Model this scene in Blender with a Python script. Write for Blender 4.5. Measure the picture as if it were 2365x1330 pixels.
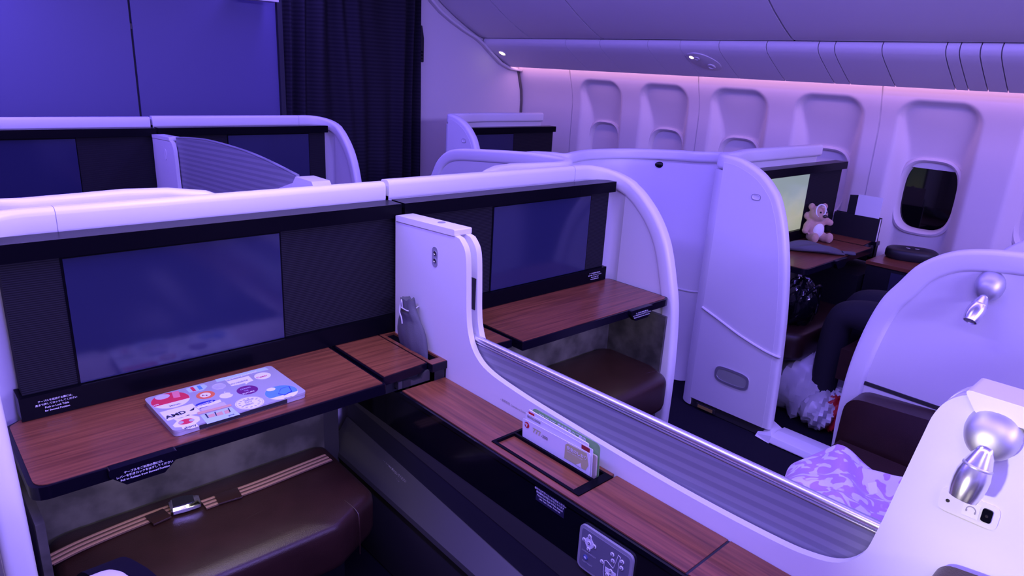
import bpy, bmesh, math, random
from mathutils import Vector, Matrix
random.seed(4)
for o in list(bpy.data.objects): bpy.data.objects.remove(o)
SC = bpy.context.scene
COL = SC.collection
# ------------------------------------------------------------------ camera
IMW, IMH, FPX = 2365, 1330, 1584.16
YAW, PITCH, ROLL = 0.7580, -0.3078, -0.0558
CAM = Vector((-1.1789, -1.7812, 1.548))
def cam_axes():
    ca, sa = math.cos(YAW), math.sin(YAW); cb, sb = math.cos(PITCH), math.sin(PITCH)
    f = Vector((sa*cb, ca*cb, sb)); r = Vector((ca, -sa, 0)); d = f.cross(r)
    cr, sr = math.cos(ROLL), math.sin(ROLL)
    return r*cr + d*sr, d*cr - r*sr, f
RT, DN, FW = cam_axes()
cd = bpy.data.cameras.new('camera'); cam = bpy.data.objects.new('camera', cd); COL.objects.link(cam)
cd.sensor_width = 36; cd.lens = FPX*36/IMW; cd.clip_start = .02; cd.clip_end = 60
m = Matrix.Identity(4)
for i in range(3):
    m[i][0] = RT[i]; m[i][1] = -DN[i]; m[i][2] = -FW[i]; m[i][3] = CAM[i]
cam.matrix_world = m
SC.camera = cam
def P(u, v, ax, val):
    """pixel of the photograph -> point on the plane ax = val (a wall, a table top, the floor)"""
    d = RT*((u-IMW/2)/FPX) + DN*((v-IMH/2)/FPX) + FW
    i = 'xyz'.index(ax); t = (val-CAM[i])/d[i]
    return CAM + d*t
# ------------------------------------------------------------------ world, lights, exposure
w = bpy.data.worlds.new('night'); SC.world = w; w.use_nodes = True
w.node_tree.nodes['Background'].inputs[0].default_value = (.004, .004, .008, 1)
w.node_tree.nodes['Background'].inputs[1].default_value = 1
SC.view_settings.view_transform = 'Standard'; SC.view_settings.look = 'None'
SC.view_settings.gamma = 1; SC.view_settings.exposure = 0.0
SC.view_settings.use_curve_mapping = False
def area(name, loc, rot, sx, sy, power, col, spread=math.pi):
    l = bpy.data.lights.new(name, 'AREA'); l.shape = 'RECTANGLE'; l.size = sx; l.size_y = sy
    l.energy = power; l.color = col; l.spread = spread
    o = bpy.data.objects.new(name, l); COL.objects.link(o); o.location = loc; o.rotation_euler = rot
    return o
R = math.radians
BLUE = (.205, .135, 1.0); PINK = (.88, .42, .92); WHITE = (1.0, .86, .78)
# the cabin's mood lighting: two long coves beside the ceiling centre, a wash under each bin row
area('cove_light_port', (-.95, -1.5, 2.26), (0, R(-8), 0), .16, 9.4, 212, BLUE)
area('cove_light_starboard', (.95, -1.5, 2.26), (0, R(-8), 0), .16, 9.4, 100, BLUE)
area('wall_wash_starboard', (3.06, .3, 1.60), (0, R(-24), 0), .05, 5.2, 6.2, PINK)
area('wall_wash_port', (-3.06, .3, 1.60), (0, R(28), 0), .05, 5.2, 5.0, PINK)
# white dome lights: over the centre seats, and over the port aisle just behind the viewpoint
area('dome_light_centre', (-.45, -.35, 2.40), (0, 0, 0), .3, .9, 8.5, WHITE, R(120))
area('dome_light_aisle', (-1.5, -2.3, 2.3), (0, 0, 0), .4, .5, 7, WHITE)
area('rear_fill_light', (.2, -4.6, 2.25), (R(55), 0, 0), 3.0, .3, 190, (.36, .27, 1.0))  # added bluish fill from behind, brightens the faces turned aft

# ------------------------------------------------------------------ mesh builder
class B:
    """collects shapes; local x is mirrored by s, then moved by dx, dy"""
    def __init__(self, s=1, dx=0, dy=0):
        self.bm = bmesh.new(); self.s = s; self.dx = dx; self.dy = dy
    def _bev(self, geom_faces, w, seg, ang=.5):
        es = set()
        for f in geom_faces:
            for e in f.edges:
                if len(e.link_faces) == 2 and e.calc_face_angle(0) > ang: es.add(e)
        if es and w > 0:
            bmesh.ops.bevel(self.bm, geom=list(es), offset=w, segments=seg, profile=.5, affect='EDGES', clamp_overlap=True)
    def box(self, x0, x1, y0, y1, z0, z1, bev=0, seg=2):
        vs = [self.bm.verts.new((x, y, z)) for x in (x0, x1) for y in (y0, y1) for z in (z0, z1)]
        fs = [self.bm.faces.new([vs[i] for i in q]) for q in ((0,1,3,2),(4,6,7,5),(0,4,5,1),(2,3,7,6),(0,2,6,4),(1,5,7,3))]
        self._bev(fs, bev, seg); return self
    def prism(self, poly, ax, a0, a1, bev=0, seg=2):
        mk = {'x': lambda p, a: (a, p[0], p[1]), 'y': lambda p, a: (p[0], a, p[1]), 'z': lambda p, a: (p[0], p[1], a)}[ax]
        A = [self.bm.verts.new(mk(p, a0)) for p in poly]; C = [self.bm.verts.new(mk(p, a1)) for p in poly]
        n = len(poly); f0 = self.bm.faces.new(A); f1 = self.bm.faces.new(C[::-1])
        fs = [f0, f1]
        for i in range(n): fs.append(self.bm.faces.new((A[i], C[i], C[(i+1) % n], A[(i+1) % n])))
        if bev: self._bev([f0, f1], bev, seg)
        return self
    def rings(self, rings, closed=True, cap=True):
        rr = [[self.bm.verts.new(p) for p in r] for r in rings]
        for a, b in zip(rr[:-1], rr[1:]):
            n = len(a)
            for i in range(n if closed else n-1):
                j = (i+1) % n
                try: self.bm.faces.new((a[i], a[j], b[j], b[i]))
                except ValueError: pass
        if cap and closed:
            for r in (rr[0], rr[-1]):
                try: self.bm.faces.new(r)
                except ValueError: pass
        return self
    def sweep(self, pts, ups, sec, cap=True):
        rs = []; n = len(pts)
        for i, p in enumerate(pts):
            p = Vector(p); t = (Vector(pts[min(i+1, n-1)]) - Vector(pts[max(i-1, 0)])).normalized()
            u = Vector(ups[i]); u = (u - t*u.dot(t)).normalized(); sd = t.cross(u)
            rs.append([p + sd*a + u*b for a, b in sec])
        return self.rings(rs, True, cap)
    def tube(self, pts, r, n=8, closed=False):
        pts = [Vector(p) for p in pts]; N = len(pts); rs = []; u = None
        for i, p in enumerate(pts):
            if closed: t = (pts[(i+1) % N]-pts[i-1]).normalized()
            else: t = (pts[min(i+1, N-1)]-pts[max(i-1, 0)]).normalized()
            if u is None:
                u = Vector((0, 0, 1)) if abs(t.z) < .9 else Vector((1, 0, 0))
            u = (u-t*u.dot(t)).normalized(); v = t.cross(u)
            ri = r[i] if isinstance(r, (list, tuple)) else r
            rs.append([p+u*(ri*math.cos(2*math.pi*k/n))+v*(ri*math.sin(2*math.pi*k/n)) for k in range(n)])
        if closed: rs.append(rs[0])
        return self.rings(rs, True, not closed)
    def lathe(self, prof, org, axis, n=24):
        a = Vector(axis).normalized(); h = Vector((0, 0, 1)) if abs(a.z) < .9 else Vector((1, 0, 0))
        u = (h-a*h.dot(a)).normalized(); v = a.cross(u); o = Vector(org)
        return self.rings([[o+a*hh+u*(r*math.cos(2*math.pi*k/n))+v*(r*math.sin(2*math.pi*k/n)) for k in range(n)] for r, hh in prof])
    def ell(self, c, r, rot=None, n=20, mm=12):
        c = Vector(c); M = rot if rot else Matrix.Identity(3); rs = []
        for i in range(mm+1):
            a = math.pi*(.02+.96*i/mm); rs.append([c+M@Vector((r[0]*math.sin(a)*math.cos(2*math.pi*k/n), r[1]*math.sin(a)*math.sin(2*math.pi*k/n), r[2]*math.cos(a))) for k in range(n)])
        return self.rings(rs)
    def grid(self, nu, nv, fn):
        g = [[self.bm.verts.new(fn(i/nu, j/nv)) for j in range(nv+1)] for i in range(nu+1)]
        for i in range(nu):
            for j in range(nv): self.bm.faces.new((g[i][j], g[i+1][j], g[i+1][j+1], g[i][j+1]))
        return self
    def mesh(self, name, smooth=35, recalc=True):
        for v in self.bm.verts: v.co.x = v.co.x*self.s+self.dx; v.co.y += self.dy
        bmesh.ops.remove_doubles(self.bm, verts=self.bm.verts, dist=1e-6)
        if recalc: bmesh.ops.recalc_face_normals(self.bm, faces=self.bm.faces)
        elif self.s < 0: bmesh.ops.reverse_faces(self.bm, faces=self.bm.faces)
        me = bpy.data.meshes.new(name); self.bm.to_mesh(me); self.bm.free()
        if smooth:
            for p in me.polygons: p.use_smooth = True
            me.set_sharp_from_angle(angle=R(smooth))
        return me
def wl(o):
    v = Vector((0, 0, 0))
    while o: v += o.location; o = o.parent
    return v
def obj(name, b, mat, parent=None, smooth=35, recalc=True):
    me = b.mesh(name, smooth, recalc) if isinstance(b, B) else b
    o = bpy.data.objects.new(name, me); COL.objects.link(o)
    if mat and not me.materials: me.materials.append(mat)
    if parent: o.parent = parent; o.location = -wl(parent)
    return o
def tag(o, label, cat, group=None, kind=None):
    if label: o['label'] = label
    if cat: o['category'] = cat
    if group: o['group'] = group
    if kind: o['kind'] = kind
    return o
def thing(name, label, cat, loc=(0, 0, 0), group=None):
    o = bpy.data.objects.new(name, None); COL.objects.link(o); o.location = loc; o.empty_display_size = .05
    return tag(o, label, cat, group)
def struct(name, b, mat, label=None):
    o = obj(name, b, mat); o['kind'] = 'structure'
    if label: o['label'] = label
    return o
def sect(w, h, r, n=4):
    """rounded rectangle section, w across, h up"""
    out = []
    for cx, cy, a0 in ((w/2-r, h/2-r, 0), (-w/2+r, h/2-r, 90), (-w/2+r, -h/2+r, 180), (w/2-r, -h/2+r, 270)):
        for k in range(n+1):
            a = R(a0+90*k/n); out.append((cx+r*math.cos(a), cy+r*math.sin(a)))
    return out
def rpoly(pts, r, n=5):
    """polygon with filleted corners; r a number or one per corner"""
    out = []; N = len(pts)
    for i in range(N):
        p = Vector(pts[i][:2]); a = Vector(pts[i-1][:2]); c = Vector(pts[(i+1) % N][:2])
        ri = r[i] if isinstance(r, (list, tuple)) else r
        d1 = (a-p).normalized(); d2 = (c-p).normalized()
        ang = d1.angle(d2)
        if ri <= 0 or ang > 3.1: out.append((p.x, p.y)); continue
        t = min(ri/math.tan(ang/2), (a-p).length*.49, (c-p).length*.49)
        s, e = p+d1*t, p+d2*t
        for k in range(n+1):
            f = k/n; q = s*(1-f)**2+p*2*f*(1-f)+e*f*f; out.append((q.x, q.y))
    return out
def spline(pts, n=6):
    """Catmull-Rom through the points"""
    V = [Vector(p) for p in pts]; out = []
    for i in range(len(V)-1):
        p0 = V[max(i-1, 0)]; p1 = V[i]; p2 = V[i+1]; p3 = V[min(i+2, len(V)-1)]
        for k in range(n):
            t = k/n
            out.append(.5*((2*p1)+(-p0+p2)*t+(2*p0-5*p1+4*p2-p3)*t*t+(-p0+3*p1-3*p2+p3)*t**3))
    out.append(V[-1]); return out
def text(name, body, o, xd, yd, size, mat, parent=None, align='LEFT', bold=0.0):
    """flat lettering: origin o, reading direction xd, up yd; mesh, a hair proud of its surface"""
    c = bpy.data.curves.new(name, 'FONT'); c.body = body; c.size = size; c.align_x = align
    c.offset = bold; c.resolution_u = 2; c.space_line = .95
    t = bpy.data.objects.new(name, c); COL.objects.link(t)
    dg = bpy.context.evaluated_depsgraph_get(); dg.update()
    me = bpy.data.meshes.new_from_object(t.evaluated_get(dg)); bpy.data.objects.remove(t)
    xd = Vector(xd).normalized(); yd = Vector(yd); yd = (yd-xd*yd.dot(xd)).normalized(); zd = xd.cross(yd); o = Vector(o)
    for v in me.vertices: v.co = o+xd*v.co.x+yd*v.co.y+zd*.0004
    me.materials.clear(); me.materials.append(mat)
    return obj(name, me, mat, parent)

# ------------------------------------------------------------------ materials
def mat(name, col, rough=.5, metal=0, spec=.5, bump=None, emit=None, coat=0, var=0, vscale=8, trans=0, sheen=0):
    m = bpy.data.materials.new(name); m.use_nodes = True; nt = m.node_tree; b = nt.nodes['Principled BSDF']
    b.inputs['Base Color'].default_value = (*col, 1); b.inputs['Roughness'].default_value = rough
    b.inputs['Metallic'].default_value = metal; b.inputs['Specular IOR Level'].default_value = spec
    b.inputs['Coat Weight'].default_value = coat; b.inputs['Coat Roughness'].default_value = .08
    b.inputs['Sheen Weight'].default_value = sheen
    tc = nt.nodes.new('ShaderNodeTexCoord')
    if var:
        n = nt.nodes.new('ShaderNodeTexNoise'); n.inputs['Scale'].default_value = vscale; n.inputs['Detail'].default_value = 4
        nt.links.new(tc.outputs['Object'], n.inputs['Vector'])
        r = nt.nodes.new('ShaderNodeValToRGB'); r.color_ramp.elements[0].position = .35; r.color_ramp.elements[1].position = .65
        r.color_ramp.elements[0].color = (*[c*(1-var) for c in col], 1); r.color_ramp.elements[1].color = (*[min(1, c*(1+var)) for c in col], 1)
        nt.links.new(n.outputs['Fac'], r.inputs[0]); nt.links.new(r.outputs[0], b.inputs['Base Color'])
    if bump:
        sc, st = bump
        n = nt.nodes.new('ShaderNodeTexNoise'); n.inputs['Scale'].default_value = sc; n.inputs['Detail'].default_value = 3
        nt.links.new(tc.outputs['Object'], n.inputs['Vector'])
        bp = nt.nodes.new('ShaderNodeBump'); bp.inputs['Strength'].default_value = st; bp.inputs['Distance'].default_value = .002
        nt.links.new(n.outputs['Fac'], bp.inputs['Height']); nt.links.new(bp.outputs[0], b.inputs['Normal'])
    if emit:
        b.inputs['Emission Color'].default_value = (*emit[:3], 1); b.inputs['Emission Strength'].default_value = emit[3]
    return m
def wood(name, ax):
    m = mat(name, (.2, .08, .05), .32, coat=.15); nt = m.node_tree; b = nt.nodes['Principled BSDF']
    tc = nt.nodes.new('ShaderNodeTexCoord'); mp = nt.nodes.new('ShaderNodeMapping')
    mp.inputs['Scale'].default_value = (5, 130, 130) if ax == 'x' else (130, 5, 130)
    n = nt.nodes.new('ShaderNodeTexNoise'); n.inputs['Scale'].default_value = 1; n.inputs['Detail'].default_value = 5; n.inputs['Distortion'].default_value = .25
    r = nt.nodes.new('ShaderNodeValToRGB'); e = r.color_ramp.elements
    e[0].position = .30; e[0].color = (.115, .034, .018, 1); e[1].position = .68; e[1].color = (.25, .080, .036, 1)
    nt.links.new(tc.outputs['Object'], mp.inputs[0]); nt.links.new(mp.outputs[0], n.inputs['Vector'])
    nt.links.new(n.outputs['Fac'], r.inputs[0]); nt.links.new(r.outputs[0], b.inputs['Base Color'])
    bp = nt.nodes.new('ShaderNodeBump'); bp.inputs['Strength'].default_value = .08; bp.inputs['Distance'].default_value = .001
    nt.links.new(n.outputs['Fac'], bp.inputs['Height']); nt.links.new(bp.outputs[0], b.inputs['Normal'])
    return m
def banded(name, c0, c1, period, ax='z', rough=.5, tilt=0, bump=0, spec=.5, sharp=.08, trans=0):
    """stripes along one axis: woven speaker cloth, the frosted panel, webbing"""
    m = mat(name, c0, rough, spec=spec); nt = m.node_tree; b = nt.nodes['Principled BSDF']
    tc = nt.nodes.new('ShaderNodeTexCoord'); sp = nt.nodes.new('ShaderNodeSeparateXYZ'); nt.links.new(tc.outputs['Object'], sp.inputs[0])
    def math_(op, a, c=None):
        q = nt.nodes.new('ShaderNodeMath'); q.operation = op
        for i, v in enumerate((a, c)):
            if v is None: continue
            if isinstance(v, (int, float)): q.inputs[i].default_value = v
            else: nt.links.new(v, q.inputs[i])
        return q.outputs[0]
    val = sp.outputs['XYZ'.index(ax.upper())]
    if tilt: val = math_('ADD', val, math_('MULTIPLY', sp.outputs[1], tilt))
    f = math_('SINE', math_('MULTIPLY', val, 2*math.pi/period))
    r = nt.nodes.new('ShaderNodeValToRGB'); e = r.color_ramp.elements
    e[0].position = .5-sharp; e[0].color = (*c0, 1); e[1].position = .5+sharp; e[1].color = (*c1, 1)
    g = math_('ADD', math_('MULTIPLY', f, .5), .5); nt.links.new(g, r.inputs[0]); nt.links.new(r.outputs[0], b.inputs['Base Color'])
    if bump:
        bp = nt.nodes.new('ShaderNodeBump'); bp.inputs['Strength'].default_value = bump; bp.inputs['Distance'].default_value = .001
        nt.links.new(g, bp.inputs['Height']); nt.links.new(bp.outputs[0], b.inputs['Normal'])
    if trans: b.inputs['Transmission Weight'].default_value = trans
    return m
M = dict(
    white=mat('white_shell', (.78, .77, .76), .38, bump=(900, .03)),
    white_in=mat('white_inner_panel', (.74, .73, .72), .5, bump=(900, .04)),
    cabin=mat('cabin_plastic', (.66, .63, .62), .5),
    binm=mat('bin_plastic', (.76, .74, .74), .5, bump=(1200, .03)),
    monument=mat('monument_laminate', (.085, .075, .21), .45),
    bezel=mat('bezel_dark', (.003, .0025, .005), .26, spec=.06),
    cloth=banded('speaker_cloth', (.008, .008, .011), (.021, .020, .025), .0052, 'z', .8, bump=.5, sharp=.3, spec=.12),
    screen=mat('screen_glass', (.020, .022, .066), .12, spec=.55),  # blue haze of the cove light is put into the screen's base colour
    wood_x=wood('wood_table', 'x'), wood_y=wood('wood_console', 'y'),
    black=mat('black_gloss', (.004, .004, .007), .10, spec=.35),
    blackm=mat('black_matt', (.008, .008, .012), .5),
    edge=mat('table_edge', (.004, .003, .008), .22, spec=.30),
    grey=mat('grey_plastic', (.038, .036, .038), .5, bump=(1500, .05)),
    greyd=mat('grey_plastic_dark', (.030, .028, .030), .5, bump=(1500, .05)),
    navy=mat('navy_strip', (.012, .011, .022), .55),
    leather=mat('leather_brown', (.029, .0112, .009), .37, bump=(420, .25), var=.12, vscale=14),
    stone=mat('footwell_laminate', (.074, .070, .060), .6, var=.5, vscale=11),
    frost=banded('frosted_panel', (.20, .20, .23), (.26, .26, .29), .024, 'z', .5, tilt=.05, sharp=.12, spec=.4),
    alu=mat('brushed_aluminium', (.78, .78, .80), .36, .9),
    chrome=mat('chrome', (.82, .82, .84), .16, 1),
    satin=mat('satin_silver', (.58, .58, .61), .48, .9),
    carpet=mat('carpet_navy', (.010, .009, .016), .95, bump=(500, .6), spec=.1),
    curtain=None, papr=mat('paper_white', (.82, .82, .82), .6),
    ink=mat('ink_white', (.75, .75, .75), .6), inkg=mat('ink_grey', (.30, .29, .28), .6), inkk=mat('ink_dark', (.02, .02, .04), .6),
    inkpale=mat('ink_pale', (.42, .42, .46), .6),
    green=mat('leaflet_green', (.24, .48, .17), .5), olive=mat('card_olive', (.55, .55, .25), .5),
    red=mat('print_red', (.55, .02, .03), .5), redd=mat('print_dark_red', (.30, .02, .02), .5),
    bagc=mat('bag_grey', (.105, .105, .125), .9, bump=(300, .3)), cord=mat('cord_white', (.55, .55, .58), .7),
    lap=mat('laptop_aluminium', (.50, .50, .53), .38, .35),
    seam=mat('seam_grey', (.25, .24, .26), .7), seamd=mat('seam_dark', (.02, .02, .03), .8),  # plain greys of joints, gaskets, rings and vent
    rubber=mat('rubber_dark', (.10, .095, .09), .6),
    lamp_on=mat('reading_light_lens', (1, .9, .7), .3, emit=(1, .80, .55, 9)),
    plush=mat('plush_beige', (.52, .33, .24), .9, bump=(260, .6), sheen=.4), plushw=mat('plush_white', (.78, .76, .74), .9, bump=(260, .5)),
    plastic_bag=mat('plastic_bag_white', (.70, .70, .73), .3), trousers=mat('trousers_navy', (.012, .011, .020), .85),
    skin=mat('skin', (.45, .28, .21), .5), hair=mat('hair_black', (.01, .009, .008), .5),
)
# ------------------------------------------------------------------ cabin structure
XW = 3.2; YB = 2.85
struct('floor', B().box(-3.4, 3.5, -6.5, 3.3, -.05, 0), M['carpet'], 'dark navy cabin carpet')
def smooth(a, b, x):
    t = min(1, max(0, (x-a)/(b-a))); return t*t*(3-2*t)
WY = [1.93-.61*k for k in range(6)]            # window centres along the wall
WZ, WHW, WHH = .97, .142, .195                 # window opening centre height and half sizes
def recess(y, z):
    d = 0
    for wy in WY:
        hw = .212 + .012*smooth(1.5, 1.1, z)
        ax = abs(y-wy)-(hw-.11); az = (z-(1.505-.11))
        s = math.hypot(max(ax, 0), max(az, 0))+min(max(ax, az), 0)-.11
        soft = .028+.07*smooth(1.46, 1.15, z)
        d = max(d, smooth(0, soft, -s)*(.035+.055*smooth(1.48, 1.15, z)))
    return d
def wall_x(y, z):
    return XW + recess(y, z) - .07*smooth(1.25, 1.62, z)**1.5 - .05*smooth(.7, .0, z)
def inwin(y, z):
    for wy in WY:
        if (abs((y-wy)/(WHW+.012)))**3.2+(abs((z-WZ)/(WHH+.012)))**3.2 < 1: return True
    return False
wr = thing('wall_right', None, None, (XW, 0, 0)); wr['kind'] = 'structure'; wr['label'] = 'pale sidewall with scooped window bays'
def wall_panel(y0, y1):
    b = B(); ny = max(4, int((y1-y0)/.0125)); nz = 130
    ys = [y0+(y1-y0)*i/ny for i in range(ny+1)]; zs = [1.62*j/nz for j in range(nz+1)]
    g = [[b.bm.verts.new((wall_x(y, z), y, z)) for z in zs] for y in ys]
    for i in range(ny):
        for j in range(nz):
            if inwin((ys[i]+ys[i+1])/2, (zs[j]+zs[j+1])/2): continue
            b.bm.faces.new((g[i][j], g[i][j+1], g[i+1][j+1], g[i+1][j]))
    return obj('wall_panel', b, M['cabin'], wr, smooth=60, recalc=False)
cuts = [YB+.3, 2.235, 1.015, -.205, -1.425]
for a, c in zip(cuts[:-1], cuts[1:]): wall_panel(c+.004, a-.004)
obj('wall_panel', B().box(3.17, 3.2, -6.5, -1.43, 0, 1.62), M['cabin'], wr)
for c in cuts[1:-1]:
    obj('joint_strip', B().sweep([(wall_x(c, z)+.012, c, z) for z in [i*.08 for i in range(21)]], [(-1, 0, 0)]*21, sect(.026, .018, .006)), M['cabin'], wr)
obj('backing', B().box(3.42, 3.45, -6.5, 3.2, 0, 1.7), M['blackm'], wr)
def sup(cy, cz, a, h, x, n=40, e=3.2):
    out = []
    for k in range(n):
        t = 2*math.pi*k/n; c, s_ = math.cos(t), math.sin(t)
        out.append((x, cy+a*math.copysign(abs(c)**(2/e), c), cz+h*math.copysign(abs(s_)**(2/e), s_)))
    return out
for k, wy in enumerate(WY):
    wn = thing('window_%d' % (k+1), None, None, (XW+.09, wy, WZ)); wn['kind'] = 'structure'
    xs = XW+.085
    b = B(); b.rings([sup(wy, WZ, WHW+q, WHH+q, xs+dx) for q, dx in ((.030, .012), (.028, -.008), (.016, -.014), (.006, -.006), (.0, .02), (-.004, .055), (.03, .055), (.03, .012))], True, False)
    obj('window_frame', b, M['cabin'], wn, smooth=50)
    if k == 4:
        wn['label'] = 'oval window with its shade up, black night outside'
        obj('window_pane', B().rings([sup(wy, WZ, WHW+.01, WHH+.01, xs+.045+dx) for dx in (0, .004)]), mat('night_glass', (.002, .002, .003), .05), wn)
        obj('window_shade', B().prism([(y, z) for x, y, z in sup(wy, WZ, WHW+.004, WHH+.004, 0) if z > WZ+WHH*.80], 'x', xs+.016, xs+.022, .002), M['cabin'], wn)
    else:
        wn['label'] = 'oval window with its pale shade pulled down'
        obj('window_shade', B().rings([sup(wy, WZ, WHW+.003, WHH+.003, xs+.022+dx) for dx in (0, .004)]), M['cabin'], wn)
        obj('shade_grip', B().box(xs+.014, xs+.024, wy-.05, wy+.05, WZ-WHH*.82, WZ-WHH*.76, .003), M['cabin'], wn)
# port side of the cabin, behind the camera's left, and the ends
struct('wall_left', B().prism([(-3.15, 0), (-3.2, .8), (-3.13, 1.62), (-3.3, 1.62), (-3.3, 0)], 'y', -6.5, 3.3), M['cabin'])
struct('wall_rear', B().box(-3.3, 3.4, -6.55, -6.5, 0, 2.5), M['cabin'])
# ceiling
ce = thing('ceiling', None, None, (0, 0, 2.3)); ce['kind'] = 'structure'; ce['label'] = 'curved ceiling panels over the cabin'
obj('ceiling_panel', B().rings([[(x, y, z) for x, z in [(-1.05, 2.42), (-.8, 2.36), (-.4, 2.41), (0, 2.425), (.4, 2.41), (.8, 2.36), (1.05, 2.42)]] for y in (-6.5, 3.3)], False), M['cabin'], ce)
for s in (-1, 1):
    obj('ceiling_side_panel', B(s).rings([[(x, y, z) for x, z in [(1.0, 2.42), (1.2, 2.40), (1.5, 2.36), (1.95, 2.33)]] for y in (-6.5, 3.3)], False), M['cabin'], ce)
# overhead bins, starboard: one object each
BINP = [(2.735, 1.80), (2.70, 1.784), (2.66, 1.792), (2.56, 1.838), (2.42, 1.912), (2.27, 2.005), (2.13, 2.12), (2.03, 2.24), (1.96, 2.35), (2.2, 2.40), (2.8, 2.40), (2.9, 1.9)]
bl = ['overhead bin door nearest the front bulkhead, curved pale panel', 'short overhead bin door second from the front bulkhead', 'long overhead bin door above the middle windows', 'overhead bin door at the right edge, beyond the dark seam']
by = [2.83, 2.25, 1.535, .15, -1.30, -6.5]
for i in range(5):
    bi = thing('overhead_bin', bl[i] if i < 4 else 'overhead bin door behind the camera position', 'overhead bin', (2.4, (by[i]+by[i+1])/2, 1.8), 'overhead bins along the starboard wall')
    obj('bin_door', B().prism(BINP, 'y', by[i+1]+.006, by[i]-.006, .012, 3), M['binm'], bi, smooth=50)
    obj('edge_gasket', B().sweep([(x+.03, by[i+1], z+.03) for x, z in BINP[1:9]], [(0, 1, 0)]*8, sect(.03, .012, .003)), M['seam'] if i < 2 else M['seamd'], bi)
struct('trim_1', B(-1).prism(BINP, 'y', -6.5, 3.3), M['binm'], 'port side overhead bins')
# passenger service row under the bins
PSU = [(2.715, 1.782), (2.705, 1.765), (2.708, 1.745), (2.725, 1.722), (2.775, 1.690), (2.86, 1.643), (2.94, 1.600), (3.005, 1.570)]
ps = thing('service_panel_row', 'row of curved service panels between bins and windows', 'service panels', (2.85, .5, 1.6))
py = [2.83, 1.90, 1.57, 1.158, .905, .626, .317, .0145, -.075, -.317, -.610, -.669, -.755, -.841, -1.35, -2.2, -6.4]
for i in range(len(py)-1):
    g = .0012 if i < 5 else .003
    obj('service_panel', B().prism(PSU+[(3.012, 1.590), (2.88, 1.66), (2.78, 1.74), (2.76, 1.782)], 'y', py[i+1]+g, py[i]-g, .0025, 2), M['binm'], ps, smooth=50)
obj('backing_rail', B().prism([(x+.02, z+.012) for x, z in PSU]+[(2.95, 1.70), (2.80, 1.79)], 'y', -6.4, 2.82), M['seamd'], ps)
def psu_pt(t):
    n = len(PSU)-1; f = t*n; i = min(int(f), n-1); f -= i
    return PSU[i][0]*(1-f)+PSU[i+1][0]*f, PSU[i][1]*(1-f)+PSU[i+1][1]*f
NP = Vector((-.47, 0, -.88))
for y0, t in ((2.70, .62), (.855, .58)):
    x, z = psu_pt(t); o = Vector((x, y0, z))
    e = obj('light_housing', B().lathe([(.036, -.004), (.036, .003), (.030, .005), (.026, .001), (.002, .001)], o, NP), M['cabin'], ps)
    obj('light_lens', B().lathe([(.025, 0), (.022, .005), (.004, .007)], o, NP), M['lamp_on'], e)
x, z = psu_pt(.66); o = Vector((x, .79, z)); tv = Vector((.88, 0, -.47))
ring = [o+Vector((0, 1, 0))*(.10*math.cos(a))+tv*(.100*math.sin(a))-Vector((0, 1, 0))*(.03*math.sin(a)) for a in [2*math.pi*k/28 for k in range(28)]]
cc = sum(ring, Vector())/28
obj('module_plate', B().rings([[p-NP*.004 for p in ring], [p+NP*.003 for p in ring], [cc+(p-cc)*.93+NP*.005 for p in ring]]), M['cabin'], ps)
obj('air_nozzle', B().lathe([(.028, 0), (.027, .008), (.018, .010), (.016, .003), (.004, .003)], cc+tv*.045-Vector((0, .035, 0))+NP*.003, NP), M['cabin'], ps)
obj('air_nozzle', B().lathe([(.020, 0), (.019, .007), (.012, .008), (.010, .003), (.003, .003)], cc-tv*.045+Vector((0, .03, 0))+NP*.003, NP), M['cabin'], ps)
# bulkhead at the front
wf = thing('wall_front', None, None, (1.5, YB, 0)); wf['kind'] = 'structure'; wf['label'] = 'pale bulkhead panel beside the curtain'
obj('bulkhead_panel', B().box(2.055, 3.35, YB, YB+.03, 0, 2.5, .004), M['cabin'], wf)
obj('bulkhead_trim', B().sweep([(XW-.014-.07*smooth(1.25, 1.62, .3+1.26*i/14)**1.5, YB-.006, .3+1.26*i/14) for i in range(15)], [(0, -1, 0)]*15, sect(.022, .012, .004)), M['rubber'], wf)
EC = [(1.98, 2.30), (2.06, 2.15), (2.16, 2.02), (2.26, 1.945), (2.37, 1.885), (2.50, 1.825), (2.62, 1.780), (2.70, 1.735), (2.80, 1.662), (2.90, 1.595), (3.0, 1.558), (3.14, 1.545)]
obj('bin_end_rim', B().sweep([(x, YB-.022, z) for x, z in EC], [(-.5, 0, -.86)]*len(EC), sect(.05, .022, .008)), M['cabin'], wf)
MON = thing('closet_monument', 'tall violet-lit closet wall behind the front suites', 'closet', (-.5, YB, 0))
obj('closet_panel', B().box(-1.12, .048, YB, YB+.06, 0, 2.42, .004), M['monument'], MON)
obj('closet_panel', B().box(.060, .955, YB, YB+.06, 0, 2.42, .004), M['monument'], MON)
obj('panel_joint', B().box(.040, .068, YB+.012, YB+.05, 0, 2.42), M['seamd'], MON)
obj('latch', B().box(.048, .058, YB-.001, YB+.02, 1.655, 1.685, .002), M['greyd'], MON)
obj('corner_post', B().box(.93, .962, YB-.03, YB+.05, 0, 2.42, .008), M['seamd'], MON)
struct('wall_front_port', B().box(-3.3, -1.9, YB, YB+.03, 0, 2.5), M['cabin'])
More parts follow.
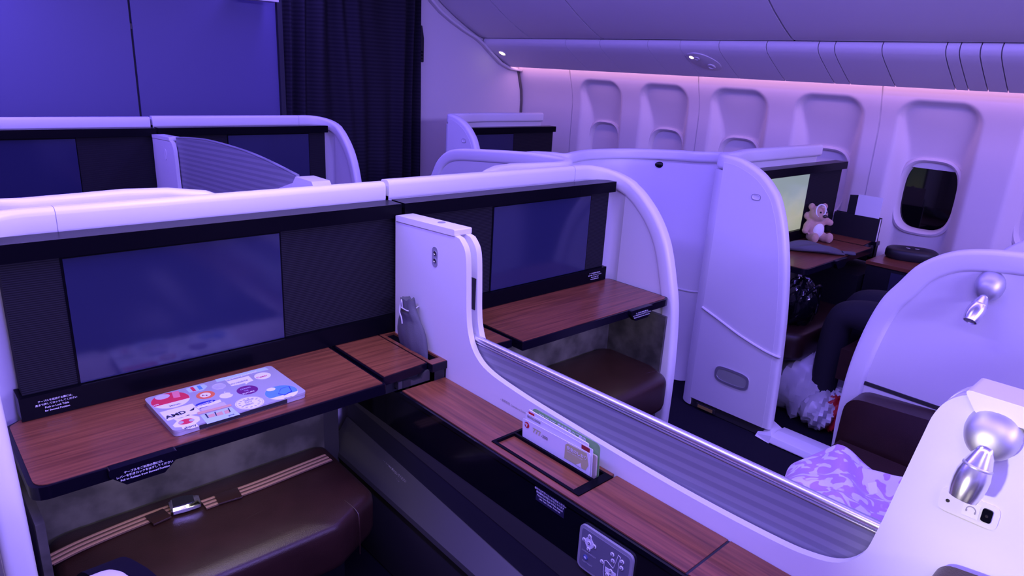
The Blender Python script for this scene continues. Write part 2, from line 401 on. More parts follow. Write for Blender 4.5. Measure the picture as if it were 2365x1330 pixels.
# curtain
mc = banded('curtain_cloth', (.012, .011, .018), (.020, .018, .028), .026, 'z', .85, bump=.25, sharp=.4, spec=.15); M['curtain'] = mc
def cur(u, v):
    x = .955+1.10*u; z = 2.32-2.28*v
    f = 9*(u+.06*math.sin(5*u+1.5*v)+.03*math.sin(13*u)); a = .026+.016*math.sin(7.1*u+2*v)
    y = YB-.045+a*math.sin(2*math.pi*f)+.018*math.sin(2*math.pi*(u*3.2+.4*v))
    return (x+.01*math.sin(6*v+9*u), y, z)
ct = thing('curtain', 'dark navy pleated curtain closing the aisle at the front', 'curtain', (1.5, YB-.05, .04))
cb_ = B(); cb_.grid(220, 30, cur); obj('curtain_cloth', cb_, mc, ct, smooth=80, recalc=False)
obj('curtain_rail', B().box(.96, 2.06, YB-.07, YB-.03, 2.33, 2.36, .004), M['alu'], ct)
cs = thing('curtain_strap', 'black strap holder on the bulkhead beside the curtain', 'strap', (2.07, YB-.03, 1.55))
obj('strap', B().prism(rpoly([(2.052, 1.565), (2.085, 1.565), (2.085, 1.74), (2.068, 1.83), (2.045, 1.83), (2.045, 1.70)], .008), 'y', YB-.05, YB-.004, .004), M['blackm'], cs)
for zz in (1.585, 1.61, 1.635): obj('strap_button', B().box(2.06, 2.078, YB-.054, YB-.046, zz, zz+.012, .002), M['black'], cs)
el = thing('ceiling_exit_lamp', 'small white lamp housing hung high near the curtain', 'lamp', (.76, 2.7, 1.85))
obj('housing', B().box(.67, .86, 2.64, 2.76, 1.872, 1.95, .02, 3), M['cabin'], el)
obj('lens', B().box(.70, .735, 2.635, 2.66, 1.880, 1.892, .003), M['lamp_on'], el)
obj('stem', B().box(.75, .78, 2.69, 2.72, 1.94, 2.42), M['cabin'], el)
# ------------------------------------------------------------------ suite furniture builders
OUT_C = [(.089, 1.180), (.03, 1.178), (-.029, 1.159), (-.09, 1.131), (-.147, 1.093), (-.221, 1.020), (-.28, .925), (-.323, .797), (-.355, .661), (-.372, .44), (-.374, .21), (-.370, .02)]
OUT_K = [(-.10, 1.238), (-.19, 1.236), (-.26, 1.220), (-.34, 1.182), (-.40, 1.130), (-.440, 1.075), (-.485, .960), (-.525, .79), (-.548, .62), (-.562, .45), (-.572, .25), (-.578, .05)]
def partition(label, s, dx, dy, L, zc, yc, out, cat='partition', rc=.15, front=.10, zb=0.02, joint=True, kink=0):
    """end wall of a suite: back panel, rounded top cap that turns the corner and runs down the wing's edge"""
    t = thing('suite_surround', label, cat, (dx+s*L*.5, dy+yc, 0), 'white partitions at the head of each suite')
    H = .066; half = H/2
    xs_ = [.006+(L-rc-.006)*k/16 for k in range(17)]; y_in = yc; wy_ = lambda x: y_in-kink*smooth(L-.40, L-rc, x)
    path = [(x, wy_(x), zc-half) for x in xs_]; ups = [(0, 0, 1)]*17
    yc = yc-kink
    y_end = yc-rc
    sp = spline([(0, y, z) for y, z in out], 8); z_end = min(sp, key=lambda q: abs(q.y-y_end)).z-half
    for k in range(1, 9):
        a = R(90*k/8); f = k/8
        path.append((L-rc+rc*math.sin(a), yc-rc+rc*math.cos(a), (zc-half)*(1-f*f)+z_end*f*f)); ups.append((0, -.25*f*f, 1))
    o = spline([(0, y, z) for y, z in out], 5); o = [q for q in o if q.y < y_end-.015]
    for i, q in enumerate(o):
        a = o[max(i-1, 0)]; c = o[min(i+1, len(o)-1)]; tn = (c-a).normalized()
        nrm = Vector((0, tn.z, -tn.y))
        p = q - nrm*half
        path.append((L, p.y, p.z)); ups.append(nrm)
    obj('cap', B(s, dx, dy).sweep(path, ups, sect(.050, H, .016, 4)), M['white'], t, smooth=50)
    wing = [(y, z) for x, y, z in path if abs(x-L) < 1e-6]
    bot = wing[-1][1]
    front = yc-rc+.012
    poly = [(front, bot)]+[(front, wing[0][1])]+wing[1:]
    obj('wing_panel', B(s, dx, dy).prism(poly, 'x', L-.018, L+.026), M['white_in'], t, smooth=30)
    bf = 0 if kink else -.021
    obj('back_panel', B(s, dx, dy).rings([[(x, wy_(x)+d, z) for d, z in ((bf, .005), (bf, zc-.05), (.021, zc-.05), (.021, .005))] for x in xs_]), M['white_in'], t, smooth=30)
    obj('corner_post', B(s, dx, dy).rings([[(L-rc*.9+(rc*.9+d)*math.sin(R(a)), yc-rc*.9+(rc*.9+d)*math.cos(R(a)), z) for a in range(0, 91, 10)]+[(L-rc*.9+(rc*.9+d-.03)*math.sin(R(a)), yc-rc*.9+(rc*.9+d-.03)*math.cos(R(a)), z) for a in range(90, -1, -10)] for d in (.026,) for z in (.01, zc-.07)]), M['white_in'], t, smooth=50)
    jx = L-.21
    obj('cap_joint', B(s, dx, dy).sweep([(jx, wy_(jx), zc-half), (jx+.0014, wy_(jx), zc-half)], [(0, 0, 1)]*2, sect(.0506, H+.0006, .016, 4)), M['seam'], t)
    if joint: obj('wing_joint', B(s, dx, dy).sweep([(L, wing[-1][0], .305), (L, wing[-1][0], .312)], [(0, -1, 0)]*2, sect(.054, H+.004, .016, 4)), M['white'], t)
    return t
def monitor(label, s, dx, dy, x0=.006, x1=1.030, xs=.392, sw=.51, zs=(.780, 1.087), scr=None, note=False):
    t = thing('monitor', label, 'monitor', (dx+s*.5*(x0+x1), dy, .73), 'wide screens on the suite partitions')
    obj('top_bar', B(s, dx, dy).box(x0, x1, -.030, .045, 1.096, 1.138, .004), M['bezel'], t)
    obj('bottom_bar', B(s, dx, dy).box(x0+.002, x1-.002, -.022, .045, .722, .778, .003), M['bezel'], t)
    obj('speaker_panel', B(s, dx, dy).box(x0+.008, xs, -.006, .045, .7785, 1.096), M['cloth'], t)
    obj('speaker_panel', B(s, dx, dy).box(xs+sw, x1-.012, -.006, .045, .7785, 1.096), M['cloth'], t)
    obj('screen_frame', B(s, dx, dy).box(xs-.005, xs+sw+.005, -.0085, .04, zs[0]-.0015, 1.096), M['bezel'], t)
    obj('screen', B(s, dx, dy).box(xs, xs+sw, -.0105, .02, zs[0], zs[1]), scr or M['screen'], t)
    if note:
        xl = dx+s*.957
        for i, (st, sz) in enumerate((('テーブルを収納する際には、', .0056), ('奥まで押してロックしてください', .0056), ('Push to Lock Table', .0062), ('for Stowed Position', .0062))):
            text('instruction_text', st, (xl, dy-.0222, .760-.0085*i), (1, 0, 0), (0, 0, 1), sz, M['ink'], t, 'CENTER', .0001)
    return t
def table(label, s, dx, dy, x0=.255, x1=1.062, yf=-.332, note=True, xl=(.795, .93)):
    t = thing('dining_table', label, 'table', (dx+s*.65, dy-.17, .69), 'slide-out wooden tables below the screens')
    pl = rpoly([(x0, .0), (x0, yf), (x1, yf), (x1, -.02), (x1-.03, .0)], [0, .006, .035, .02, .01], 6)
    obj('edge_trim', B(s, dx, dy).prism(pl, 'z', .690, .7185, .004), M['edge'], t)
    pi_ = rpoly([(x0+.006, -.002), (x0+.006, yf+.008), (x1-.009, yf+.008), (x1-.009, -.025), (x1-.035, -.002)], [0, .004, .03, .016, .01], 6)
    obj('tabletop', B(s, dx, dy).prism(pi_, 'z', .715, .7203), M['wood_x'], t)
    a, c = xl
    lt = obj('latch', B(s, dx, dy).prism(rpoly([(a, .7205), (c, .7205), (c, .704), (c-.03, .676), (a+.03, .676), (a, .704)], .006), 'y', yf-.014, yf+.006, .003), M['edge'], t)
    if note:
        xm = dx+s*(a+c)/2
        for i, (st, sz) in enumerate((('テーブルをご利用の際には、', .0062), ('レバーを引きロックをはずしてください', .0062), ('Pull to Release from Stowed Position', .0064))):
            text('latch_text', st, (xm, dy+yf-.0142, .7035-.0080*i), (1, 0, 0), (0, 0, 1), sz, M['ink'], lt, 'CENTER', .0001)
    return t
def side_table(label, s, dx, dy):
    t = thing('side_table', label, 'side table', (dx+s*.16, dy-.15, .69), 'small wooden flaps beside the dining tables')
    obj('edge_trim', B(s, dx, dy).prism(rpoly([(.084, -.004), (.084, -.284), (.243, -.296), (.243, -.004)], .004), 'z', .694, .7185, .003), M['edge'], t)
    obj('flap_top', B(s, dx, dy).prism([(.087, -.006), (.087, -.279), (.236, -.290), (.236, -.006)], 'z', .715, .7203), M['wood_x'], t)
    return t
def slot_unit(label, s, dx, dy, x0=.022, x1=.081):
    t = thing('stowage_slot', label, 'stowage slot', (dx+s*.05, dy-.15, .66), 'wooden slot holders beside the side tables')
    o = rpoly([(x0, .0), (x1, .0), (x1, -.302), (x0, -.302)], .004); i = rpoly([(x0+.012, -.03), (x1-.012, -.03), (x1-.012, -.272), (x0+.012, -.272)], .010)
    b = B(s, dx, dy)
    # frame around the slot: four strips
    for q in ((x0, x0+.012, -.302, 0), (x1-.012, x1, -.302, 0), (x0+.012, x1-.012, -.302, -.272), (x0+.012, x1-.012, -.03, 0)): b.box(q[0], q[1], q[2], q[3], .713, .7203)
    obj('slot_frame', b, M['wood_x'], t)
    obj('edge_trim', B(s, dx, dy).box(x0-.001, x1+.001, -.306, -.302, .696, .7195, .001).box(x1, x1+.0022, -.304, 0, .696, .7185), M['edge'], t)
    b = B(s, dx, dy)
    for q in ((x0, x0+.011, -.300, 0), (x1-.011, x1, -.300, 0), (x0, x1, -.300, -.273), (x0, x1, -.029, 0)): b.box(q[0], q[1], q[2], q[3], .60, .713)
    b.box(x0, x1, -.300, 0, .60, .606); obj('slot_liner', b, M['blackm'], t)
    fr = B(s, dx, dy).prism([(x0, .696), (x0, .667), (.190, .667), (.190, .689), (.155, .689), (.146, .684), (.136, .679), (.110, .679), (.100, .694), (.092, .699), (x1, .699)], 'y', -.292, -.272, .002)
    f = obj('front_panel', fr, M['grey'], t)
    obj('switch', B(s, dx, dy).box(.150, .176, -.2945, -.288, .668, .690, .001), M['blackm'], f)
    obj('side_block', B(s, dx, dy).box(.084, .24, -.270, 0, .653, .693, .003), M['blackm'], t)
    return t
def footwell(label, s, dx, dy, lit=0):
    t = thing('footwell_lining', label, 'lining panel', (dx+s*.68, dy-.04, 0), 'mottled linings under the dining tables')
    obj('lining_panel', B(s, dx, dy).prism(rpoly([(.30, .0), (1.062, .0), (1.062, .69), (.30, .69)], .004), 'y', -.052, -.036), M['stone'], t)
    if lit:
        fl_ = obj('foot_light', B(s, dx, dy).box(.45, .95, -.318, -.300, .682, .6895, .002), M['cabin'], t)
        area('foot_light_glow', (dx+s*.70, dy-.30, .678), (R(38), 0, 0), .5, .02, lit, (1, .88, .74))
    obj('corner_filler', B(s, dx, dy).box(.250, .302, -.050, -.034, 0, .69, .002), M['greyd'], t)
    obj('side_lining', B(s, dx, dy).box(1.048, 1.064, -.33, -.04, 0, .64, .003), M['stone'], t)
    return t
def ottoman(label, s, dx, dy):
    t = thing('ottoman', label, 'ottoman', (dx+s*.67, dy-.24, 0), 'brown leather ottomans under the tables')
    pl = rpoly([(.305, -.057), (1.035, -.057), (1.035, -.30), (.98, -.435), (.46, -.445), (.315, -.37)], [.03, .05, .08, .09, .06, .05], 6)
    cx = sum(p[0] for p in pl)/len(pl); cy = sum(p[1] for p in pl)/len(pl)
    def rg(sc, z, cr=0): return [(cx+(x-cx)*sc, cy+(y-cy)*sc, z) for x, y in pl]
    obj('cushion', B(s, dx, dy).rings([rg(.955, .300), rg(.985, .306), rg(1, .322), rg(1, .398), rg(.992, .415), rg(.972, .426), rg(.93, .432), rg(.7, .437), rg(.35, .439)]), M['leather'], t, smooth=60)
    obj('seam', B(s, dx, dy).tube(spline([(.985, -.36, .4335), (.80, -.325, .4365), (.62, -.285, .4375), (.50, -.270, .4365), (.42, -.33, .4345), (.40, -.41, .428), (.405, -.437, .40), (.405, -.438, .31)], 6), .0016, 6), M['leather'], t)
    obj('base', B(s, dx, dy).box(.36, .98, -.27, -.06, 0.003, .302, .01), M['blackm'], t)
    return t
def shell(label, s, dx, dy, lift=0, pad=True, lx=1.085):
    """wrap-around seat shell: aisle side panel with a rounded front edge, back wall, thick rolled rim"""
    t = thing('seat_shell', label, 'seat shell', (dx+s*lx, dy-1.6, 0), 'white shells wrapped around the seats')
    H = .062; hf = H/2
    prof = [(-1.045, .02), (-1.036, .307), (-1.028, .502), (-1.032, .664), (-1.052, .809), (-1.082, .921), (-1.12, .99), (-1.165, 1.06), (-1.235, 1.112), (-1.32, 1.138), (-1.45, 1.153), (-1.65, 1.17), (-1.85, 1.185), (-2.0, 1.19)]
    o = spline([(0, y, z+lift*smooth(.5, 1.1, z)) for y, z in prof], 5); path = []; ups = []
    for i, q in enumerate(o):
        a = o[max(i-1, 0)]; c = o[min(i+1, len(o)-1)]; tn = (c-a).normalized(); nrm = Vector((0, tn.z, -tn.y))
        p = q-nrm*hf; path.append((lx, p.y, p.z)); ups.append(nrm)
    side = [(p[1], p[2]) for p in path]
    ze = path[-1][2]
    for x, y in ((lx-.005, -2.07), (lx-.03, -2.13), (lx-.08, -2.17), (.93, -2.185), (.80, -2.17), (.70, -2.155), (.60, -2.18), (.52, -2.222), (.45, -2.248), (.39, -2.252), (.33, -2.252)):
        path.append((x, y, ze-.075*smooth(.56, .33, x))); ups.append((0, 0, 1))
    n0 = len(side)
    back = path[n0-1:]
    obj('rim', B(s, dx, dy).sweep(path, ups, sect(.046, H, .014, 4)), M['white'], t, smooth=50)
    obj('side_panel', B(s, dx, dy).prism(side+[(-2.0, .02)], 'x', lx-.012, lx+.018), M['white_in'], t, smooth=30)
    obj('back_panel', B(s, dx, dy).rings([[(x, y, q if z > .5 else z) for x, y, q in back]+[(x-.02, y+.028, q if z > .5 else z) for x, y, q in back[::-1]] for z in (.02, ze)]), M['white'], t, smooth=50)
    if pad:
        pl = rpoly([(-1.062, .02), (-1.075, .615), (-1.42, .640), (-1.9, .64), (-1.9, .02)], [.02, .06, .02, .02, .02], 6)
        obj('side_bolster', B(s, dx, dy).prism(pl, 'x', lx-.105, lx-.014, .028, 4), M['leather'], t, smooth=60)
        obj('pad_trim', B(s, dx, dy).box(lx-.016, lx-.010, -1.95, -1.075, .636, .648), M['greyd'], t)
    return t
def seat(label, s, dx, dy):
    t = thing('seat', label, 'seat', (dx+s*.6, dy-1.45, 0), 'brown leather seats inside the shells')
    obj('seat_cushion', B(s, dx, dy).box(.345, .965, -1.72, -1.09, .33, .47, .05, 4), M['leather'], t, smooth=60)
    obj('backrest', B(s, dx, dy).prism(rpoly([(-1.62, .40), (-1.80, .40), (-2.05, .98), (-1.93, 1.02)], .03), 'x', .30, .965, .04, 4), M['leather'], t, smooth=60)
    obj('armrest', B(s, dx, dy).prism(rpoly([(-1.02, .36), (-1.02, .505), (-1.62, .56), (-1.62, .36)], [.03, .05, .02, .02]), 'x', .262, .335, .022, 4), M['leather'], t, smooth=60)
    obj('headrest_wing', B(s, dx, dy).prism(rpoly([(-1.575, .70), (-1.60, .845), (-1.70, .86), (-1.78, .84), (-1.78, .70)], .03, 5), 'x', .045, .115, .02, 3), M['leather'], t, smooth=60)
    obj('headrest', B(s, dx, dy).box(.40, .86, -2.05, -1.97, .86, 1.06, .035, 4), M['leather'], t, smooth=60)
    obj('seat_base', B(s, dx, dy).box(.34, .95, -1.7, -1.15, 0.005, .335, .01), M['blackm'], t)
    return t
def side_cabinet(label, s, dx, dy, full=True):
    """the console beside the seat: wooden top in three lengths, black gloss fascia, sloping grey side"""
    t = thing('armrest_console', label, 'console', (dx+s*.1, dy-.9, 0), 'wood-topped consoles along the centre divider')
    xo, xi = .0305, .182
    def top(y0, y1): obj('wooden_top', B(s, dx, dy).box(xo, xi, y1, y0, .648, .665, .0012), M['wood_y'], t)
    if full:
        top(-.300, -.664); top(-.957, -1.246); top(-1.252, -2.05)
        obj('wooden_top', B(s, dx, dy).box(.162, xi, -.957, -.664, .648, .665, .0012), M['wood_y'], t)
        obj('wooden_top', B(s, dx, dy).box(xo, .044, -.948, -.664, .648, .665, .0012), M['wood_y'], t)
        # pocket and tray
        tr = B(s, dx, dy)
        for q in ((.044, .163, -.672, -.6645), (.044, .163, -.9565, -.934), (.1545, .163, -.934, -.672), (.086, .0925, -.934, -.672), (.044, .050, -.934, -.672)): tr.box(q[0], q[1], q[2], q[3], .63, .6675, .001)
        obj('tray_frame', tr, M['bezel'], t)
        obj('tray_floor', B(s, dx, dy).box(.090, .157, -.936, -.670, .652, .6595), M['wood_y'], t)
        obj('pocket_lining', B(s, dx, dy).box(.046, .090, -.936, -.668, .50, .506), M['blackm'], t)
        obj('top_joint', B(s, dx, dy).box(xo, xi, -.958, -.9555, .645, .664), M['seamd'], t)
        obj('top_joint', B(s, dx, dy).box(xo, xi, -1.253, -1.245, .645, .663), M['seamd'], t)
    else: top(-.300, -2.05)
    obj('fascia_lip', B(s, dx, dy).box(.180, .191, -2.05, -.295, .650, .6620, .003), M['black'], t)
    obj('fascia', B(s, dx, dy).box(.150, .188, -2.05, -.02, .529, .650, .002), M['black'], t)
    def sec(y): k = max(0, min(1, -y/.75)); return .517-.046*k*(-y/.75 if y < -.75 else 1), .456-.062*k
    b = B(s, dx, dy)
    Y = [0.0, -.4, -.8, -1.2, -1.6, -2.05]
    obj('side_panel', B(s, dx, dy).rings([[(.15, y, .53), (.1875, y, .53), (.1875, y, .517+.061*y), (.15, y, .517+.061*y)] for y in Y]), M['grey'], t, smooth=20)
    obj('dark_strip', B(s, dx, dy).rings([[(.15, y, .519+.061*y), (.186, y, .519+.061*y), (.190, y, .454+.083*y), (.15, y, .454+.083*y)] for y in Y]), M['navy'], t, smooth=20)
    obj('sloping_panel', B(s, dx, dy).rings([[(.15, y, .456+.083*y), (.192, y, .456+.083*y), (.252, y, .372+.03*y), (.255, y, .358+.03*y), (.235, y, .352+.03*y), (.15, y, .352+.03*y)] for y in Y]), M['grey'], t, smooth=20)
    obj('lower_panel', B(s, dx, dy).rings([[(.12, y, .353+.03*y), (.238, y, .353+.03*y), (.243, y, .30), (.19, y, .01), (.12, y, .01)] for y in Y]), M['greyd'], t, smooth=20)
    return t

# ------------------------------------------------------------------ centre pair, row 2 (near)
partition('white partition above the nearer left screen with laptop table', -1, 0, 0, 1.100, 1.190, .085, OUT_C)
partition('white partition arching over the right-hand centre screen', 1, 0, 0, 1.085, 1.195, .085, OUT_C)
SEAMX = [(-.875, 'x')]
monitor('large dark screen facing the seat with the stickered laptop', -1, 0, 0, note=True)
monitor('dark screen right of the white divider housing', 1, 0, 0, note=True)
for nm, lab, g in (('table', 'wooden table carrying the stickered laptop', None),):
    table(lab, -1, 0, 0)
table('empty wooden table right of the divider', 1, 0, 0)
side_table('small wooden flap next to the grey drawstring bag', -1, 0, 0)
side_table('small wooden flap just beyond the white divider housing', 1, 0, 0)
slot_unit('wooden slot holder with the grey bag standing in it', -1, 0, 0)
slot_unit('slot holder on the far side of the divider', 1, 0, 0)
footwell('mottled grey lining under the laptop table', -1, 0, 0, .5)
footwell('mottled grey lining under the empty right table', 1, 0, 0, .25)
ottoman('brown leather ottoman with a seat belt lying across it', -1, 0, 0)
ottoman('brown leather ottoman under the empty right table', 1, 0, 0)
con = side_cabinet('wood-topped console holding the magazines, with black fascia', -1, 0, 0)
side_cabinet('console on the far side of the frosted divider', 1, 0, 0, False)
shell('white seat shell at right with small silver lamp inside', 1, 0, 0)
shell('white seat shell whose top shows at the bottom left corner', -1, -.018, 0, lift=.030)
seat('brown leather seat behind the frosted divider with pink blanket', 1, 0, 0)
seat('brown leather seat at the bottom edge beside the control panel', -1, 0, 0)
# centre pair, row 1 (further forward)
RP = 2.4
partition('violet-lit white partition at the front left', -1, 0, RP, 1.085, 1.190, .085, OUT_C)
partition('violet-lit white partition curving down before the dark curtain', 1, 0, RP, 1.085, 1.195, .085, OUT_C)
monitor('dark front screen at the far left edge', -1, 0, RP)
monitor('dark front screen behind the raised frosted panel', 1, 0, RP)
shell('white seat shell rim behind the left partition top', -1, 0, RP, pad=False)
shell('white seat shell loop behind the right centre partition', 1, 0, RP, pad=False)
seat('brown leather front row seat left of the raised frosted panel', -1, 0, RP)
seat('brown leather front row seat right of the raised frosted panel', 1, 0, RP)
table('front row table below the far left screen', -1, 0, RP, note=False)
table('front row table behind the raised frosted panel', 1, 0, RP, note=False)
side_cabinet('front row console left of the raised frosted panel', -1, 0, RP, False)
side_cabinet('front row console right of the raised frosted panel', 1, 0, RP, False)

# ------------------------------------------------------------------ centre divider
M['platem'] = mat('button_plate_grey', (.27, .27, .30), .4)
def divider(label, dy, raised=False):
    t = thing('centre_divider', label, 'divider', (0, dy-.8, 0))
    front = [(-.030, .03), (-.030, 1.090), (-.20, 1.098), (-.312, 1.104)]
    fr = [(-.345, 1.098), (-.368, 1.075), (-.378, 1.04), (-.383, .97), (-.387, .896), (-.395, .845), (-.415, .800), (-.450, .768), (-.50, .750), (-.58, .739), (-.69, .730), (-.95, .717), (-1.15, .711), (-1.32, .714), (-1.40, .722), (-1.455, .742), (-1.487, .783), (-1.500, .84), (-1.512, .921), (-1.528, 1.03), (-1.536, 1.075), (-1.552, 1.105), (-1.58, 1.124), (-1.62, 1.128)]
    rear = [(-2.10, 1.130), (-2.10, .03)]
    c = spline([(0, y, z) for y, z in fr], 4)
    if raised: c = [p if p.y > -1.53 else Vector((0, p.y, min(p.z, 1.04+.06*smooth(-1.53, -1.75, p.y)))) for p in c]
    prof = front+[(p.y, p.z) for p in c]+(rear if not raised else [(-1.74, 1.10), (-1.93, 1.10), (-2.0, 1.05), (-2.0, .03)])
    for s, nm in ((-1, 'near'), (1, 'far')):
        x0, x1 = (.0105, .0285)
        if s < 0: x0, x1 = .0105, .0285
        obj('housing_panel', B(s, 0, dy).prism(prof, 'x', x0, x1, .0035, 3), M['white_in'], t, smooth=40)
    # spine between the two skins, set back from the U-shaped opening
    obj('spine', B(1, 0, dy).prism([(-.032, .03), (-.032, 1.088), (-.30, 1.098), (-.352, 1.04), (-.352, .60), (-1.53, .60), (-1.545, 1.03 if raised else 1.09), (-1.62, 1.04 if raised else 1.122), (-2.0 if raised else -2.09, 1.03 if raised else 1.095), (-2.0 if raised else -2.09, .03)], 'x', -.0108, .0108), M['white_in'], t, smooth=20)
    obj('cap', B(1, 0, dy).prism(rpoly([(-.034, 1.088), (-.034, 1.106), (-.325, 1.119), (-.325, 1.101)], .004), 'x', -.031, .031, .004, 2), M['white'], t)
    obj('cap', B(1, 0, dy).prism(rpoly([(-1.588, 1.100), (-1.566, 1.131), (-2.09, 1.136), (-2.09, 1.100)] if not raised else [(-1.735, 1.085), (-1.775, 1.128), (-1.90, 1.128), (-1.93, 1.095)], .006), 'x', -.036, .036, .006, 2), M['white'], t)
    obj('vent', B(1, 0, dy).lathe([(.012, 0), (.011, .001), (.002, .0012)], (.008, -.215, 1.1145), (0, .04, 1)), M['seam'], t)
    obj('slot', B(1, 0, dy).box(.0088, .0112, -.3775, -.356, .892, .985), M['blackm'], t)
    if not raised:
        pn = [(-.353, .61), (-.353, .815), (-1.535, .828), (-1.535, .61)]
    else:
        top = spline([(0, -.353, 1.121), (0, -.5, 1.136), (0, -.8, 1.157), (0, -1.2, 1.159), (0, -1.46, 1.147), (0, -1.72, 1.124)], 5)
        pn = [(-.353, .61)]+[(p.y, p.z) for p in top]+[(-1.73, .61)]
    p = obj('frosted_panel', B(1, 0, dy).prism(pn, 'x', -.005, .005), M['frost'], t, smooth=20)
    if not raised:
        obj('rail', B(1, 0, dy).sweep([(0, -.353, .817), (0, -1.0, .824), (0, -1.533, .830)], [(0, 0, 1)]*3, sect(.019, .016, .0075, 4)), M['alu'], p)
        obj('rail_groove', B(1, 0, dy).sweep([(-.0062, -.353, .806), (-.0062, -1.0, .8125), (-.0062, -1.533, .819)], [(0, 0, 1)]*3, sect(.003, .003, .001, 2)), M['alu'], p)
    else:
        obj('rail', B(1, 0, dy).sweep([(0, q.y, q.z-.002) for q in top], [(0, 0, 1)]*len(top), sect(.013, .009, .004, 3)), M['frost'], p)
    # call button plate on the housing
    for s in ((-1,) if not raised else (-1,)):
        q = [(s*.0287, -.235+.013*math.cos(a), 1.021+.017*math.copysign(1, math.sin(a))+.013*math.sin(a)) for a in [2*math.pi*k/24 for k in range(24)]]
        cc = Vector((s*.0287, -.235, 1.021))
        bp = obj('button_plate', B(1, 0, dy).rings([[Vector(v)-Vector((s*.002, 0, 0)) for v in q], [Vector(v)+Vector((s*.0012, 0, 0)) for v in q], [cc+(Vector(v)-cc)*.85+Vector((s*.0006, 0, 0)) for v in q]]), M['platem'] if not raised else M['white'], t)
        if not raised:
            for zz in (1.032, 1.010): obj('button', B(1, 0, dy).lathe([(.0065, -.001), (.0065, .0022), (.0045, .0022), (.0045, .0012), (.001, .0012)], (s*.0287, -.236, zz), (s, 0, 0), 14), M['chrome'], bp)
    return t
dv = divider('white centre divider with lowered frosted striped panel and silver rail', 0)
divider('front row divider with the frosted panel raised', RP, True)
text('divider_text', '◂ 書類専用  Literature Stowage Only ▸', (-.0292, -.545, .6905), (0, -1, .0), (0, 0, 1), .0085, M['inkg'], dv, 'LEFT')
# headphone jack plate on the rear housing
q = rpoly([(-1.572, .965), (-1.572, .925), (-1.652, .925), (-1.652, .965)], .012, 5)
jp = obj('jack_plate', B().prism(q, 'x', -.0305, -.027, .001), M['white'], dv)
obj('jack_socket', B().prism(rpoly([(-1.630, .957), (-1.630, .935), (-1.6435, .935), (-1.6435, .957)], .004), 'x', -.0330, -.029, .001), M['black'], jp)
obj('jack_contact', B().lathe([(.0022, 0), (.0022, .0012), (.0005, .0012)], (-.0330, -1.637, .946), (-1, 0, 0), 10), M['chrome'], jp)
obj('pin_hole', B().lathe([(.003, 0), (.0028, .0008), (.0005, .0008)], (-.0305, -1.584, .9435), (-1, 0, 0), 12), M['blackm'], jp)
st = obj('headphone_sticker', B().box(-.0312, -.0304, -1.627, -1.605, .932, .957), M['papr'], jp)
arc = [(-.0316, -1.616+.0062*math.cos(a), .944+.0062*math.sin(a)) for a in [R(-20+220*k/16) for k in range(17)]]
obj('headphone_symbol', B().tube(arc, .0007, 6).ell(arc[0], (.0008, .0012, .0024), n=8, mm=6).ell(arc[-1], (.0008, .0012, .0024), n=8, mm=6), M['inkg'], st)
# reading lamps
M['headm'] = mat('lamp_head_metal', (.80, .80, .83), .26, .95)
def lamp(label, org, s, tip, dome, hl=.088):
    """dome on the wall at org (wall normal s along x), chrome head hanging from it towards tip"""
    t = thing('reading_lamp', label, 'reading lamp', org, 'silver reading lamps')
    o = Vector(org); w_, h_, d_ = dome
    rs = []
    for k in range(10):
        f = k/9; a = f*math.pi/2; r = math.cos(a)**.7 if k < 9 else .05
        ring = []
        for j in range(28):
            b_ = 2*math.pi*j/28; c_, sn = math.cos(b_), math.sin(b_)
            yy = w_/2*math.copysign(abs(c_)**.8, c_); zz = h_/2*math.copysign(abs(sn)**.8, sn)
            if sn < 0: yy *= 1-.10*abs(sn); 
            else: yy *= 1-.14*abs(sn)
            ring.append(o+Vector((s*d_*math.sin(a), yy*r, zz*r-.012*math.sin(a))))
        rs.append(ring)
    obj('dome', B().rings([[v-Vector((s*.002, 0, 0)) for v in rs[0]]]+rs), M['satin'], t, smooth=70)
    tip = Vector(tip); n0 = o+Vector((s*d_*.9, 0, -h_*.42)); ax = (tip-n0).normalized(); L = hl; st_ = tip-ax*L
    obj('neck', B().tube([o+Vector((s*d_*.55, 0, -h_*.25)), n0, st_+ax*.01], .0065, 12), M['chrome'], t)
    hd = obj('lamp_head', B().lathe([(.006, 0), (.0105, .003), (.0125, .010), (.0185, .030), (.0225, .048), (.0228, .060), (.0215, .075), (.0185, L), (.0165, L), (.015, L-.012), (.002, L-.014)], st_, ax, 32), M['headm'], t, smooth=65)
    obj('joint_ring', B().lathe([(.0195, .0325), (.0203, .034), (.0203, .036), (.0199, .037)], st_, ax, 32), M['satin'], hd)
    return t
lamp('large silver reading lamp on the near white housing', (-.029, -1.615, 1.078), -1, (-.075, -1.608, .980), (.074, .072, .032))
lp_ = lamp('silver reading lamp on the shell below the viewpoint', (-1.060, -1.352, 1.065), 1, (-.985, -1.375, .975), (.074, .082, .046))
sl_ = bpy.data.lights.new('reading_lamp_beam', 'SPOT'); sl_.energy = 30; sl_.color = (1, .90, .80); sl_.spot_size = R(66); sl_.spot_blend = .9; sl_.shadow_soft_size = .03
so_ = bpy.data.objects.new('reading_lamp_beam', sl_); COL.objects.link(so_); so_.location = (-.975, -1.378, .965)
so_.rotation_euler = (Vector((-.03, -1.95, .98))-so_.location).to_track_quat('-Z', 'Y').to_euler()
lamp('small silver reading lamp inside the right seat shell', (1.072, -1.352, 1.045), -1, (.985, -1.345, .952), (.074, .082, .046))
